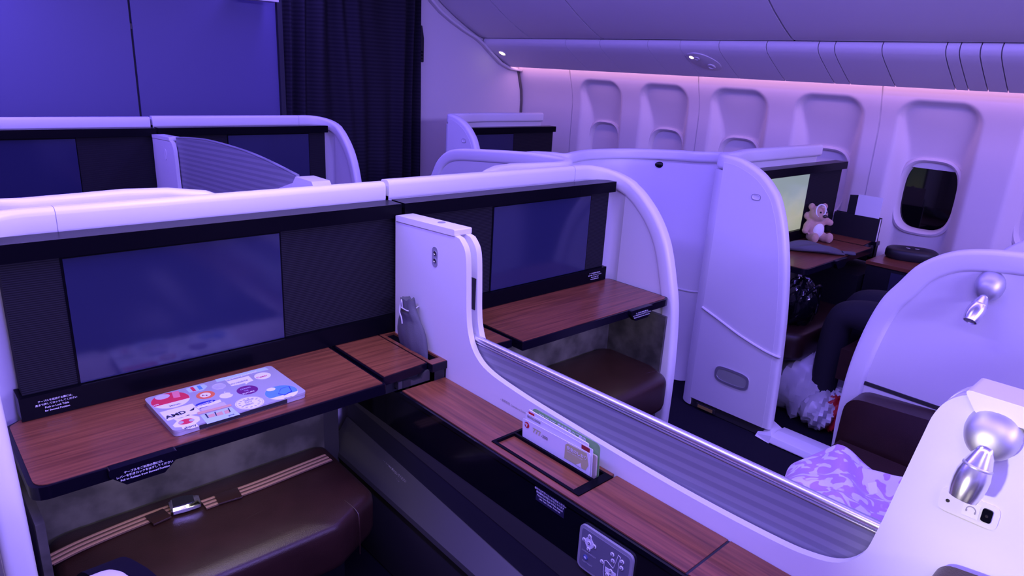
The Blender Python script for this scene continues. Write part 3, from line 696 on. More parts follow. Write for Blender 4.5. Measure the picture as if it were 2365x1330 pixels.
# small camera eye and buttons are set further on
# ------------------------------------------------------------------ window-side suites (starboard)
def screen_picture():
    m = mat('screen_picture', (.02, .02, .02), .2); nt = m.node_tree; b = nt.nodes['Principled BSDF']
    tc = nt.nodes.new('ShaderNodeTexCoord'); sp = nt.nodes.new('ShaderNodeSeparateXYZ'); nt.links.new(tc.outputs['Object'], sp.inputs[0])
    mr = nt.nodes.new('ShaderNodeMapRange'); mr.inputs[1].default_value = .78; mr.inputs[2].default_value = 1.087
    n = nt.nodes.new('ShaderNodeTexNoise'); n.inputs['Scale'].default_value = 7; n.inputs['Detail'].default_value = 3; nt.links.new(tc.outputs['Object'], n.inputs['Vector'])
    ad = nt.nodes.new('ShaderNodeMath'); ad.operation = 'MULTIPLY_ADD'; ad.inputs[1].default_value = .5; ad.inputs[2].default_value = -.25
    nt.links.new(n.outputs['Fac'], ad.inputs[0]); su = nt.nodes.new('ShaderNodeMath'); nt.links.new(ad.outputs[0], su.inputs[0]); nt.links.new(sp.outputs[2], mr.inputs[0]); nt.links.new(mr.outputs[0], su.inputs[1])
    r = nt.nodes.new('ShaderNodeValToRGB'); e = r.color_ramp.elements
    e[0].position = 0; e[0].color = (.38, .39, .33, 1); e[1].position = 1; e[1].color = (.28, .34, .38, 1)
    for p_, c_ in ((.28, (.42, .42, .34)), (.5, (.38, .41, .40)), (.75, (.28, .34, .37))):
        q = e.new(p_); q.color = (*c_, 1)
    nt.links.new(su.outputs[0], r.inputs[0]); nt.links.new(r.outputs[0], b.inputs['Emission Color']); b.inputs['Emission Strength'].default_value = .9
    return m
def window_suite(ox, oy, row, labs, dxp, L):
    pt = partition(labs[0], -1, dxp, oy, L, 1.238, -.052, OUT_K, rc=.055, zb=.05, joint=False, kink=.062)
    xw = dxp-L; xf = xw-.0265
    # oval latch window high on the wing
    def oval(yc, zc, a, h, x, n=28, e=2.8): return sup(yc+oy, zc, a, h, x, n, e)
    obj('latch_plate', B().rings([oval(-.336, 1.078, a, h, xf-d) for a, h, d in ((.020, .012, -.003), (.020, .012, .0015), (.016, .0085, .0015), (.015, .0075, -.001))], True, True), M['white'], pt)
    obj('latch_ring', B().tube(oval(-.336, 1.078, .0205, .0125, xf-.0008), .0014, 6, True), M['seam'], pt)
    obj('belt_line', B().tube(spline([(xf-.001, oy-.155, .520), (xf-.001, oy-.25, .487), (xf-.001, oy-.36, .447), (xf-.001, oy-.47, .418), (xf-.001, oy-.535, .407), (xf-.001, oy-.572, .406)], 5), .0062, 8), M['white'], pt)
    def tilted(a, h, d): return [(x, y, z-.16*(y-oy+.36)*-1*0) for x, y, z in oval(-.36, .228, a, h, xf-d, 28, 3.6)]
    gl = obj('courtesy_light_frame', B().rings([tilted(a, h, d) for a, h, d in ((.090, .043, -.006), (.088, .041, .004), (.076, .030, .004), (.072, .027, -.010))], True, False), M['satin'], pt)
    obj('courtesy_light_glass', B().rings([tilted(.078, .032, .0022), tilted(.078, .032, .0008)]), mat('glass_grey', (.30, .32, .28), .12), gl)
    obj('kick_plate', B().box(xw-.018, xw+.02, oy-.55, oy-.16, .004, .055, .004), M['greyd'], pt)
    mo = monitor(labs[1], -1, 3.056+ox, oy-.10, xs=.443, scr=screen_picture() if row == 2 else None)
    table(labs[2], -1, 3.05+ox+(.03 if ox else 0), oy-.10, yf=-.352, note=False, xl=(.62, .755))
    side_table(labs[3], -1, 3.05+ox, oy-.10)
    slot_unit(labs[4], -1, 3.05+ox, oy-.10, x0=.03)
    footwell(labs[5], -1, 2.86+(ox+.18 if ox else 0), oy-.10)
    ottoman(labs[6], -1, 2.86+(ox+.18 if ox else 0), oy-.10)
    return pt
window_suite(0, 0, 2, ['white wing of the window suite with the lit screen', 'lit pale screen behind the plush bear', 'wooden table with the plush bear and grey pouch', 'wooden flap beside the standing black folder', 'slot holder gripping the black folder by the window', 'mottled lining under the bear table', 'brown leather ottoman under the bear table'], 2.80, 1.16)
window_suite(-.20, 2.2, 1, ['small far white partition by the front bulkhead', 'dark far screen by the front windows', 'table below the far screen by the front windows', 'flap below the far screen by the front windows', 'slot holder below the far screen by the front windows', 'lining under the far front window table', 'ottoman under the far front window table'], 2.76, .98)
# tall curved shell between the two window suites
def blend(a, c, f): return [(p[0]*(1-f)+q[0]*f, p[1]*(1-f)+q[1]*f) for p, q in zip(a, c)]
RIM = [(1.50, 1.25, 1.02), (1.485, 1.0, 1.115), (1.482, .82, 1.14), (1.50, .70, 1.145), (1.60, .715, 1.15), (1.72, .735, 1.153), (1.86, .70, 1.157), (1.97, .62, 1.163), (2.02, .50, 1.172), (2.04, .36, 1.182), (2.035, .24, 1.19), (2.06, .145, 1.198), (2.15, .105, 1.20), (2.32, .10, 1.20), (2.55, .10, 1.20), (2.9, .10, 1.20)]
BAS = [(1.50, 1.25), (1.485, 1.0), (1.48, .80), (1.49, .66), (1.58, .63), (1.68, .60), (1.76, .53), (1.81, .43), (1.83, .33), (1.83, .22), (1.80, .10), (1.84, .02), (1.97, .0), (2.2, .0), (2.5, .0), (2.9, .0)]
rim = spline(RIM, 5); bas = [Vector(p) for p in spline([(x, y, 0) for x, y in BAS], 5)]
ws = thing('seat_shell', 'tall curved white shell across the aisle with tiny camera eye', 'seat shell', (1.9, .3, 0), 'white shells wrapped around the seats')
def shell_rows(fs, off):
    out = []
    for f in fs:
        row = []
        for i, (a, c) in enumerate(zip(rim, bas)):
            t_ = (rim[min(i+1, len(rim)-1)]-rim[max(i-1, 0)]); t_.z = 0; t_.normalize(); n_ = Vector((-t_.y, t_.x, 0))
            z0 = .004; z1 = a.z-.05; z = z0+(z1-z0)*f
            g = f**.6; p_ = Vector((c.x*(1-g)+a.x*g, c.y*(1-g)+a.y*g, z))+n_*off
            row.append(p_)
        out.append(row)
    return out
def shell_sheet(fs):
    o = shell_rows(fs, .0); i_ = shell_rows(fs, .022)
    return [r+q[::-1] for r, q in zip(o, i_)]
obj('upper_panel', B().rings(shell_sheet([.405+.595*k/10 for k in range(11)])), M['white'], ws, smooth=50)
obj('lower_panel', B().rings(shell_sheet([.400*k/6 for k in range(7)])), M['white_in'], ws, smooth=50)
obj('belt_line', B().tube([p-Vector((0, 0, 0)) for p in shell_rows([.402], .0)[0]], .006, 8), M['white'], ws)
obj('rim', B().sweep([p-Vector((0, 0, .028)) for p in rim], [(0, 0, 1)]*len(rim), sect(.046, .056, .016, 4)), M['white'], ws, smooth=50)
def near_px(u, v, rows):
    d = (P(u, v, 'y', 3)-CAM).normalized()
    return min((p for r in rows for p in r), key=lambda p: (p-CAM).cross(d).length/(p-CAM).length)
ep = near_px(1522, 380, shell_rows([.99-.01*k for k in range(14)], 0))
en = (CAM-ep); en.z = 0; en.normalize()
e1 = obj('camera_eye', B().ell(ep+en*.002, (.026, .010, .017), Matrix.Rotation(math.atan2(en.y, en.x)+math.pi/2, 3, 'Z')), M['black'], ws)
obj('eye_lens', B().ell(ep+en*.010+Vector((.010, 0, 0)), (.005, .004, .005)), mat('lens_blue', (.25, .35, .7), .1), e1)
# rear shell, seat and window console of the near window suite
shell('white shell rim peeking in at the right edge', -1, 2.705, -.10, pad=False)
seat('brown leather window seat behind the passenger\'s knee', -1, 2.75, .34)
wc = thing('window_console', 'dark window-side console with wooden top strip', 'console', (2.95, -1.0, 0))
obj('console_body', B().box(2.70, 3.155, -1.9, -.47, .005, .650, .008), M['blackm'], wc)
obj('console_top', B().box(2.69, 3.16, -1.9, -.465, .650, .668, .003), M['wood_y'], wc)
obj('console_pocket', B().box(2.692, 2.70, -1.1, -.60, .40, .63, .003), mat('pocket_blue_lit', (.03, .03, .07), .5), wc)  # blue light falling on this panel is put into its colour
obj('front_cabinet', B().box(2.64, 3.12, -.462, -.16, .005, .585, .006), M['blackm'], wc)
sl = thing('floor_sill', 'pale raised floor strip at the window suite entrance', 'sill', (1.66, -.75, 0))
obj('sill_strip', B().prism(rpoly([(1.585, .004), (1.60, .035), (1.66, .045), (1.725, .040), (1.735, .004)], .006), 'y', -1.15, -.60, .004), M['white'], sl)
obj('sill_ramp', B().rings([[(1.70, -.60, .042), (1.735, -.60, .004), (1.585, -.60, .004), (1.60, -.60, .036)], [(1.70, -.525, .075), (1.735, -.525, .004), (1.60, -.525, .004), (1.61, -.525, .012)]]), M['white'], sl)
fl = thing('floor_path_light', 'small warm floor light under the white suite wing', 'floor light', (1.62, -.3, 0))
obj('light_body', B().box(1.612, 1.628, -.30, -.20, .012, .034, .003), M['greyd'], fl)
obj('light_lens', B().box(1.608, 1.612, -.29, -.21, .016, .030, .001), mat('floor_light_lens', (.12, .08, .05), .3, emit=(1, .5, .18, .03)), fl)

# ------------------------------------------------------------------ laptop with stickers
lx0, lx1, ly0, ly1, lz = -.787, -.463, -.287, -.082, .7206
lp = thing('laptop', 'closed silver laptop covered in stickers', 'laptop', (-.625, -.185, lz))
RL = Matrix.Rotation(R(1.6), 3, 'Z'); LC = Vector((-.625, -.185, 0))
def lrot(p): p = Vector(p); return LC+RL@(p-LC)
def lpoly(q=0, r=.014): return [(v.x, v.y) for v in (lrot((x, y, 0)) for x, y in rpoly([(lx0+q, ly0+q), (lx1-q, ly0+q), (lx1-q, ly1-q), (lx0+q, ly1-q)], r, 6))]
obj('base', B().prism(lpoly(.001), 'z', lz+.0005, lz+.0095, .003, 3), M['lap'], lp)
obj('lid', B().prism(lpoly(), 'z', lz+.0104, lz+.0160, .0022, 3), M['lap'], lp)
hb = [(v.x, v.y) for v in (lrot((x, y, 0)) for x, y in [(lx0+.055, ly0-.0012), (lx1-.055, ly0-.0012), (lx1-.055, ly0+.02), (lx0+.055, ly0+.02)])]
obj('hinge', B().prism(hb, 'z', lz+.002, lz+.0125, .001), M['blackm'], lp)
ZT = lz+.0161
def S(a, c): return P(320+a/5.631, 830+c/5.631, 'z', ZT)
NS = [0]
def colour(name, c): return mat(name, c, .45)
ST = dict(red=colour('sticker_red', (.62, .03, .07)), white=colour('sticker_white', (.80, .80, .82)), orange=colour('sticker_orange', (.72, .16, .06)), purple=colour('sticker_purple', (.14, .01, .14)), blue=colour('sticker_blue', (.10, .28, .75)), navy=colour('sticker_navy', (.02, .03, .32)), pale=colour('sticker_pale', (.45, .62, .85)), tan=colour('sticker_tan', (.62, .36, .24)), clear=colour('sticker_clear', (.46, .46, .52)), pink=colour('sticker_pink', (.75, .2, .25)), lav=colour('sticker_lavender', (.55, .50, .75)))
def disc(c, r, m_, h=.0003, n=36, cut=None, par=None, el=1.0, nm='sticker', grow=0):
    c = Vector(c); pts = []
    for k in range(n):
        a = 2*math.pi*k/n; x, y = r*math.cos(a), r*el*math.sin(a)
        if cut is not None and y < cut*r: y = cut*r
        pts.append((c.x+x, c.y+y))
    return obj(nm, B().prism(pts, 'z', ZT+grow, ZT+grow+h), m_, par or lp, smooth=0)
def quad(ps, m_, par=None, nm='sticker', grow=0): return obj(nm, B().prism([(S(*p).x, S(*p).y) for p in ps], 'z', ZT+grow, ZT+grow+.0003), m_, par or lp, smooth=0)
def words(st_, a, c, size, m_, par, al='CENTER', rot=0, bold=.0002, up=.0004):
    o_ = S(a, c); o_.z = ZT+up; xd = RL@Matrix.Rotation(R(rot), 3, 'Z')@Vector((1, 0, 0)); yd = RL@Matrix.Rotation(R(rot), 3, 'Z')@Vector((0, 1, 0))
    return text('sticker_text', st_, o_, xd, yd, size, m_, par, al, bold)
def rad(a, c): return (S(*a)-S(*c)).length/2
k = disc(S(415, 530), .043, ST['white']); disc(S(415, 530), .0425, ST['red'], cut=-.34, par=k, nm='sticker_print', grow=.0003); disc(S(310, 490), .0165, ST['lav'], par=k, el=.8, nm='sticker_print', grow=.0006); quad([(430, 430), (520, 410), (545, 490), (455, 505)], ST['pink'], k, 'sticker_print', .0006)
words('Minsk', 480, 600, .011, M['inkg'], k); words('1974', 225, 605, .007, ST['white'], k, up=.0007)
k = disc(S(872, 462), .0215, ST['orange']); disc(S(868, 464), .0125, ST['white'], par=k, nm='sticker_print', grow=.0003); words('A', 845, 478, .010, M['redd'], k, up=.0007); words('a', 890, 474, .010, M['redd'], k, up=.0007)
k = disc(S(1415, 397), .0255, ST['purple']); words('CREATE', 1395, 385, .0075, ST['lav'], k); words('THE', 1405, 412, .0062, ST['lav'], k); words('▸ FUTURE', 1425, 440, .0085, ST['white'], k)
k = disc(S(1858, 428), .040, ST['white']); disc(S(1858, 428), .0395, ST['blue'], cut=-.42, par=k, nm='sticker_print', grow=.0003); disc(S(1722, 393), .0115, ST['white'], par=k, el=.8, nm='sticker_print', grow=.0006); quad([(1815, 450), (1850, 380), (1960, 350), (2000, 420), (1900, 470)], ST['navy'], k, 'sticker_print', .0006) and None
quad([(1822, 445), (1856, 385), (1950, 358), (1985, 415), (1898, 462)], ST['blue'], k, 'sticker_print', .0009); words('Minsk', 1955, 502, .009, M['inkg'], k)
k = disc(S(1445, 565), .0335, ST['white'])
obj('sticker_print', B().tube([(S(1445, 565).x+.031*math.cos(a), S(1445, 565).y+.031*math.sin(a), ZT+.0003) for a in [2*math.pi*j/40 for j in range(40)]], .0004, 4, True), M['inkg'], k)
for st_, c_ in (('ZERO', 535), ('DAY', 562), ('HERO', 592)): words(st_, 1440, c_, .0092, M['inkg'], k)
for j in range(14):
    a = 2*math.pi*j/14; o_ = S(1445, 565)+Vector((.0235*math.cos(a), .0235*math.sin(a), 0))
    obj('sticker_print', B().ell((o_.x, o_.y, ZT+.0004), (.0034, .0022, .0004), n=8, mm=4), M['inkg'], k)
k = disc(S(1612, 213), .021, ST['white']); words('Cesar', 1612, 232, .0125, ST['red'], k)
k = disc(S(1043, 352), .0170, ST['clear']); obj('sticker_print', B().tube([(S(1043, 352).x+.0165*math.cos(a), S(1043, 352).y+.0165*math.sin(a), ZT+.0003) for a in [2*math.pi*j/30 for j in range(30)]], .0005, 4, True), ST['lav'], k); words('UX', 1043, 368, .010, ST['lav'], k)
k = quad([(1143, 288), (1430, 214), (1492, 272), (1425, 300), (1398, 326), (1385, 306), (1210, 348)], ST['white']); words('Writable', 1315, 305, .013, M['inkg'], k, rot=2)
k = quad([(995, 262), (1640, 105), (1690, 130), (1020, 295)], ST['pale']); words('#patchyourself', 1345, 222, .0145, ST['white'], k, rot=2, bold=.0004); 
k = quad([(272, 690), (700, 575), (735, 612), (820, 690), (375, 797)], ST['white']); words('AMD', 500, 735, .021, M['inkk'], k, bold=.0008, rot=4); quad([(662, 668), (728, 622), (722, 660), (690, 668)], M['inkk'], k, 'sticker_print', .0003)
k = quad([(735, 625), (1060, 520), (1078, 552), (790, 645)], ST['white']); disc(S(870, 565), .0235, ST['navy'], el=.33, par=k, nm='sticker_print', grow=.0003); words('prompt.ai', 875, 580, .0095, ST['white'], k, rot=5, up=.0008)
k = quad([(790, 635), (1110, 553), (1145, 590), (830, 680)], ST['lav'])
k = quad([(800, 728), (1205, 618), (1322, 715), (892, 840)], ST['pale'])
for q_ in ([(760, 690), (1200, 580), (1215, 605), (775, 720)], [(900, 725), (985, 702), (1000, 740), (920, 762)], [(1005, 700), (1085, 676), (1110, 715), (1025, 738)], [(1110, 672), (1165, 655), (1190, 695), (1130, 712)]): quad(q_, ST['tan'], k, 'sticker_print', .0004)
for q_ in ([(860, 715), (880, 710), (915, 760), (900, 768)], [(985, 690), (1000, 684), (1020, 735), (1008, 738)], [(1160, 640), (1175, 637), (1200, 682), (1185, 690)]): quad(q_, M['inkk'], k, 'sticker_print', .0008)
words('JAVA', 1215, 728, .0065, M['inkk'], k, rot=3)
k = quad([(445, 860), (500, 800), (450, 775), (560, 765), (650, 718), (700, 730), (790, 745), (800, 790), (745, 830), (785, 870), (690, 900), (575, 908), (560, 880), (470, 885)], ST['white'])
disc(S(620, 808), .017, ST['red'], el=.75, par=k, nm='sticker_print', grow=.0003)
for dx_ in (-70, 70): disc(S(622+dx_, 808-dx_*.22), .006, ST['clear'], par=k, nm='sticker_print', grow=.0004)
words('shiny', 680, 885, .0135, M['inkk'], k, rot=3)
k = quad([(612, 385), (700, 350), (850, 322), (895, 350), (850, 395), (660, 430)], ST['pale']); quad([(665, 370), (705, 358), (755, 408), (710, 418)], ST['red'], k, 'sticker_print', .0003); quad([(755, 350), (800, 340), (840, 385), (790, 395)], ST['blue'], k, 'sticker_print', .0003)
# fruit logo cut into the lid, white
lc = S(1140, 468); fr = []
for j in range(48):
    a = 2*math.pi*j/48; r_ = .0135*(1+.10*math.cos(2*a)*-1*0); x = .0150*math.cos(a)*(1+.06*math.cos(2*a)); y = .0160*math.sin(a)
    if abs(x) < .006 and y > 0: y -= .0028*(1-abs(x)/.006)
    if abs(x) < .004 and y < 0: y += .0014*(1-abs(x)/.004)
    if (x-.0185)**2+(y-.003)**2 < .0072**2:
        dx_, dy_ = x-.0185, y-.003; l_ = math.hypot(dx_, dy_) or 1; x, y = .0185+dx_/l_*.0072*(-1 if dx_ > 0 else 1), .003+dy_/l_*.0072
    fr.append((lc.x+x, lc.y+y))
lg = obj('lid_emblem', B().prism(fr, 'z', ZT, ZT+.0002), ST['white'], lp, smooth=0)
obj('emblem_leaf', B().prism([(lc.x+.0005, lc.y+.016), (lc.x+.003, lc.y+.0215), (lc.x+.0065, lc.y+.0235), (lc.x+.005, lc.y+.0185)], 'z', ZT, ZT+.0002), ST['white'], lg, smooth=0)

# ------------------------------------------------------------------ grey drawstring bag standing in the slot
bg = thing('drawstring_bag', 'grey cloth drawstring bag standing in the wooden slot', 'bag', (-.05, -.15, .61))
def bag_ring(z, n=32):
    t = (z-.61)/.262; w_ = [.062, .065, .067, .069, .071, .072, .071, .064, .048, .030, .030][min(10, int(t*10))]
    f = t*10-int(t*10); w2 = [.065, .067, .069, .071, .072, .071, .064, .048, .030, .030, .030][min(10, int(t*10))]
    w_ = w_*(1-f)+w2*f; th = .010+.012*math.sin(min(1, max(0, (t-.3)/.5))*math.pi) if t < .8 else .016
    yc = -.185+.045*t+(.0 if t < .7 else .0); out = []
    for k in range(n):
        a = 2*math.pi*k/n; c_, s_ = math.cos(a), math.sin(a)
        wob = 1+.10*math.sin(5*a+9*t)+.06*math.sin(11*a-6*t)
        out.append((-.0515+th*s_*wob-.010*max(0, t-.4), yc+w_*c_, z+(.004*math.sin(7*a) if t > .9 else 0)+.02*(c_*-.5)*max(0, t-.55)))
    return out
obj('pouch', B().rings([bag_ring(.61+.262*k/26) for k in range(27)]), M['bagc'], bg, smooth=70)
yk = -.144; zk = .845
obj('drawcord', B().tube(spline([(-.078, yk, zk), (-.083, yk-.004, zk+.022), (-.080, yk+.004, zk+.026), (-.085, yk+.006, zk-.006), (-.083, yk-.002, zk-.028), (-.083, yk-.006, zk-.045)], 6), .0022, 6), M['cord'], bg)
obj('drawcord', B().tube([(-.052+.029*math.sin(a), yk+.002+.027*math.cos(a), zk+.004*math.sin(3*a)) for a in [2*math.pi*j/24 for j in range(24)]], .0018, 6, True), M['cord'], bg)

# ------------------------------------------------------------------ magazines in the console pocket
PX = Vector((0, -1, 0)); PZ = Vector((0, 0, 1))
def leaf(nm, lab, x, y0, y1, top0, top1, mt, cat, th=.0015, lean=.06, r=.004):
    """card standing in the pocket, reading towards the left seat; y0 front end, y1 rear end"""
    t = thing(nm, lab, cat, (x, (y0+y1)/2, .51), 'printed matter in the console pocket')
    pl = rpoly([(y0, .52), (y0, top0), (y1, top1), (y1, .52)], [0, r, r, 0])
    b = B(); b.prism(pl, 'x', x-th, x)
    for v in b.bm.verts: v.co.x -= lean*(v.co.z-.665)
    c = obj('sheet', b, mt, t, smooth=20); return t, c
def onleaf(x, th, lean, y, z): return Vector((x-th-lean*(z-.665)-.0004, y, z))
LN = Vector((-.06, 0, 1))
t, c = leaf('safety_card', 'white safety card with olive corner, front of the pocket', -.0795, -.690, -.915, .716, .722, M['papr'], 'card', .0012)
XC = (-.0795, .0012, .06)
for st_, y, z, sz, mm in (('777', -.727, .693, .019, M['olive']), ('-300', -.757, .693, .0125, M['inkg'])): text('card_text', st_, onleaf(*XC, y, z), PX, LN, sz, mm, c, 'LEFT', .0004)
ol = B().prism([(-.836, .672), (-.838, .710), (-.845, .7165), (-.905, .7190), (-.912, .690), (-.903, .672)], 'x', -.0812, -.0809)
for v in ol.bm.verts: v.co.x -= .06*(v.co.z-.665)
op = obj('card_print', ol, M['olive'], c)
text('card_text', '安全のしおり', onleaf(-.0799, .0012, .06, -.843, .7015), PX, LN, .0108, M['papr'], op, 'LEFT', .0003)
text('card_text', 'SAFETY INSTRUCTIONS', onleaf(-.0799, .0012, .06, -.845, .6945), PX, LN, .0046, M['papr'], op, 'LEFT')
tail = B().prism([(-.873, .672), (-.888, .684), (-.891, .672)], 'x', -.0816, -.0813)
for v in tail.bm.verts: v.co.x -= .06*(v.co.z-.665)
obj('card_print', tail, M['papr'], op)
def crane(y, z, r, par):
    o_ = onleaf(*XC, y, z)
    k_ = obj('card_emblem', B().lathe([(r, 0), (r, .0003), (r*.02, .0003)], o_, (-1, 0, -.06), 28), M['red'], par)
    u_ = Vector((0, -1, 0)); v_ = LN.normalized(); q = o_+Vector((-.0005, 0, 0))
    for poly in ([(-.05, -.75), (.25, -.25), (.15, .15), (.55, .45), (.05, .32), (-.05, .75), (-.2, .2), (-.3, -.2)], [(-.95, .25), (-.60, .55), (-.45, .1), (-.65, -.3)]):
        obj('emblem_mark', B().rings([[q+u_*(a*r)+v_*(b_*r)+Vector((d_, 0, 0)) for a, b_ in poly] for d_ in (0, -.0002)]), M['papr'], k_)
crane(-.706, .7035, .0085, c); crane(-.886, .677, .0042, c)
t, c = leaf('menu_card', 'white card with dark red square behind the safety card', -.0745, -.695, -.918, .733, .733, M['papr'], 'card', .0012)
XC2 = (-.0745, .0012, .06)
for (y0_, y1_, z0_, z1_, mm) in ((-.702, -.748, .7225, .7285, M['inkg']), (-.884, -.909, .7205, .731, M['redd'])):
    b = B().box(-.0763, -.0759, y1_, y0_, z0_, z1_)
    for v in b.bm.verts: v.co.x -= .06*(v.co.z-.665)
    kk = obj('card_print', b, mm, c)
text('card_text', '安全情報カード', onleaf(-.0747, .0015, .06, -.710, .7238), PX, LN, .0052, M['papr'], c, 'LEFT')
t, c = leaf('red_booklet', 'red and white booklet corner at the front of the pocket', -.0685, -.700, -.90, .742, .738, M['papr'], 'booklet', .003)
b = B().box(-.0722, -.0718, -.722, -.702, .69, .7375)
for v in b.bm.verts: v.co.x -= .06*(v.co.z-.665)
obj('cover_print', b, M['red'], c)
t, c = leaf('green_leaflet', 'green leaflet at the back of the console pocket', -.0600, -.705, -.927, .747, .744, M['green'], 'leaflet', .0012, r=.014)
text('card_text', '機内販売のご案内', onleaf(-.0600, .0012, .06, -.792, .7325), PX, LN, .0115, M['papr'], c, 'LEFT', .0003)
for a_, b_ in ((-.728, -.746), (-.749, -.764), (-.767, -.786)):
    b = B().box(-.0618, -.0614, b_, a_, .7378, .7392)
    for v in b.bm.verts: v.co.x -= .06*(v.co.z-.665)
    obj('small_print', b, M['papr'], c)
t, c = leaf('beige_booklet', 'beige booklet showing its end beside the green leaflet', -.0655, -.74, -.925, .716, .716, mat('booklet_beige', (.55, .48, .38), .6), 'booklet', .004)

# ------------------------------------------------------------------ console: label, seat control panel, texts
FX = -.1885
def fas(u, v): p_ = P(u, v, 'x', FX); return p_
a_, b_, d_ = fas(1240, 1121), fas(1305, 1164), fas(1227, 1150)
xd = (b_-a_).normalized(); yd = (a_-d_); yd = (yd-xd*yd.dot(xd)).normalized()
lb = thing('warning_label', 'dark seat belt notice label on the black fascia', 'label', a_)
Lw = (b_-a_).length; Lh = .037
obj('label_plate', B().rings([[a_+xd*x_-yd*y_+Vector((q_, 0, 0)) for x_, y_ in ((0, 0), (Lw, 0), (Lw, Lh), (0, Lh))] for q_ in (0, -.0006)]), mat('label_navy', (.02, .018, .05), .4), lb, smooth=0)
for i, (st_, sz) in enumerate((('着席中は座席ベルトをお締めください', .0058), ('救命胴衣は肘掛けの下にあります', .0058), ('Fasten Seat Belt While Seated', .0066), ('Life Vest Under Armrest', .0066))):
    text('label_text', st_, a_+xd*(Lw*.5)-yd*(.0085+.0073*i)+Vector((-.0006, 0, 0)), xd, yd, sz, M['ink'], lb, 'CENTER', .00012)
rc_ = thing('seat_control_panel', 'silver seat control panel with chair diagram on black fascia', 'control panel', (FX, -1.07, .53))
ZC = lambda dy_, dz_: (-.995-dy_, .530+dz_)
obj('panel_body', B().prism(rpoly([(-.995, .527), (-.995, .636), (-1.137, .636), (-1.137, .527)], .016, 6), 'x', FX-.006, FX, .003, 3), mat('panel_silver', (.50, .50, .54), .35, .4), rc_, smooth=50)
fp = obj('panel_face', B().prism(rpoly([(-1.002, .533), (-1.002, .628), (-1.130, .628), (-1.130, .533)], .008, 5), 'x', FX-.0066, FX-.005), mat('panel_face_silver', (.20, .20, .25), .4, .2), rc_, smooth=0)
FXX = FX-.0068
def ringbtn(y, z, r=.0048):
    o_ = obj('button', B().lathe([(r, -.0005), (r, .0010), (r*.8, .0013), (r*.05, .0013)], (FXX, y, z), (-1, 0, 0), 18), M['papr'], fp)
    obj('button_mark', B().tube([(FXX-.0016, y+r*.5*math.cos(a), z+r*.5*math.sin(a)) for a in [R(60+240*j/10) for j in range(11)]], .0006, 5), M['inkk'], o_)
obj('lumbar_pad', B().prism(rpoly([(-1.009, .601), (-1.024, .620), (-1.040, .601), (-1.024, .582)], .006), 'x', FXX-.0006, FXX+.0004), M['papr'], fp, smooth=0)
for y, z in ((-1.024, .617), (-1.024, .585), (-1.0095, .601), (-1.0385, .601), (-1.024, .601), (-1.086, .611), (-1.089, .597), (-1.112, .609), (-1.112, .594), (-1.062, .578), (-1.087, .570), (-1.079, .556), (-1.096, .551)): ringbtn(y, z)
text('panel_text', 'LUMBAR SUPPORT', (FXX, -1.006, .574), PX, PZ, .0048, M['ink'], fp); text('panel_text', 'FOOT LIGHT', (FXX, -1.010, .548), PX, PZ, .0048, M['ink'], fp)
fb = obj('foot_light_button', B().lathe([(.0058, 0), (.0058, .0012), (.0003, .0012)], (FXX, -1.018, .561), (-1, 0, 0), 20), mat('button_blue', (.06, .10, .35), .4), fp)
for a in range(0, 180, 45): obj('button_mark', B().tube([(FXX-.0014, -1.018+.0038*math.cos(R(a))*q, .561+.0038*math.sin(R(a))*q) for q in (-1, 1)], .0004, 5), M['ink'], fb)
sd = obj('chair_diagram', B().tube([(FXX, -1.068, .584), (FXX, -1.068, .556), (FXX, -1.072, .545), (FXX, -1.105, .545), (FXX, -1.104, .600), (FXX, -1.107, .616), (FXX, -1.101, .619), (FXX, -1.097, .600), (FXX, -1.092, .580), (FXX, -1.074, .588), (FXX, -1.068, .584)], .0007, 5), M['ink'], fp)
obj('diagram_fill', B().prism([(-1.072, .572), (-1.072, .560), (-1.102, .560), (-1.100, .572)], 'x', FXX-.0003, FXX+.0004), M['papr'], sd, smooth=0)
p0 = Vector((-.2235, -.30, 0)); 
for i, st_ in enumerate(('この上に物を置かないでください', 'Do not place any objects here')):
    yy = -.235; zz0 = .456+.083*yy; f = .30+.14*i
    o_ = Vector((-(.192+.060*f)-.0008, yy, zz0*(1-f)+(.372+.03*yy)*f)); sl_ = Vector((0, -1, -.065))
    text('panel_text', st_, o_, sl_, Vector((.58, 0, .81)), .0085, M['inkg'], con, 'LEFT')
# ------------------------------------------------------------------ seat belt on the ottoman
sb = thing('seat_belt', 'tan striped seat belt with chrome buckle across the ottoman', 'seat belt', (-.7, -.15, .44))
web = [P(u, v, 'z', .441) for u, v in ((112, 1296), (180, 1262), (260, 1228), (335, 1198), (395, 1176))]
web2 = [P(u, v, 'z', .442) for u, v in ((470, 1166), (520, 1148), (600, 1119), (690, 1083), (758, 1056))]
def belt(pts, nm, w0=.046):
    pts = spline(pts, 4)
    b_ = obj(nm, B().sweep(pts, [(0, 0, 1)]*len(pts), sect(w0, .003, .001, 2)), mat('webbing_brown', (.10, .052, .040), .7), sb)
    for o_ in (-.0155, 0, .0155):
        obj('webbing_stripe', B().sweep([p_+Vector((0, 0, .0014))+(pts[-1]-pts[0]).normalized().cross(Vector((0, 0, 1)))*o_ for p_ in pts], [(0, 0, 1)]*len(pts), sect(.0085, .0012, .0005, 2)), mat('webbing_tan', (.42, .235, .165), .7), b_)
    return b_
belt(web, 'webbing'); belt(web2, 'webbing')
for a, c in (((345, 1207), (372, 1187)), ((500, 1158), (540, 1140))):
    p_, q_ = P(a[0], a[1]-4, 'z', .4445), P(c[0]+14, c[1]-2, 'z', .4445)
    obj('stitched_fold', B().sweep([p_, (p_+q_)/2, q_], [(0, 0, 1)]*3, sect(.047, .006, .002, 2)), M['leather'], sb)
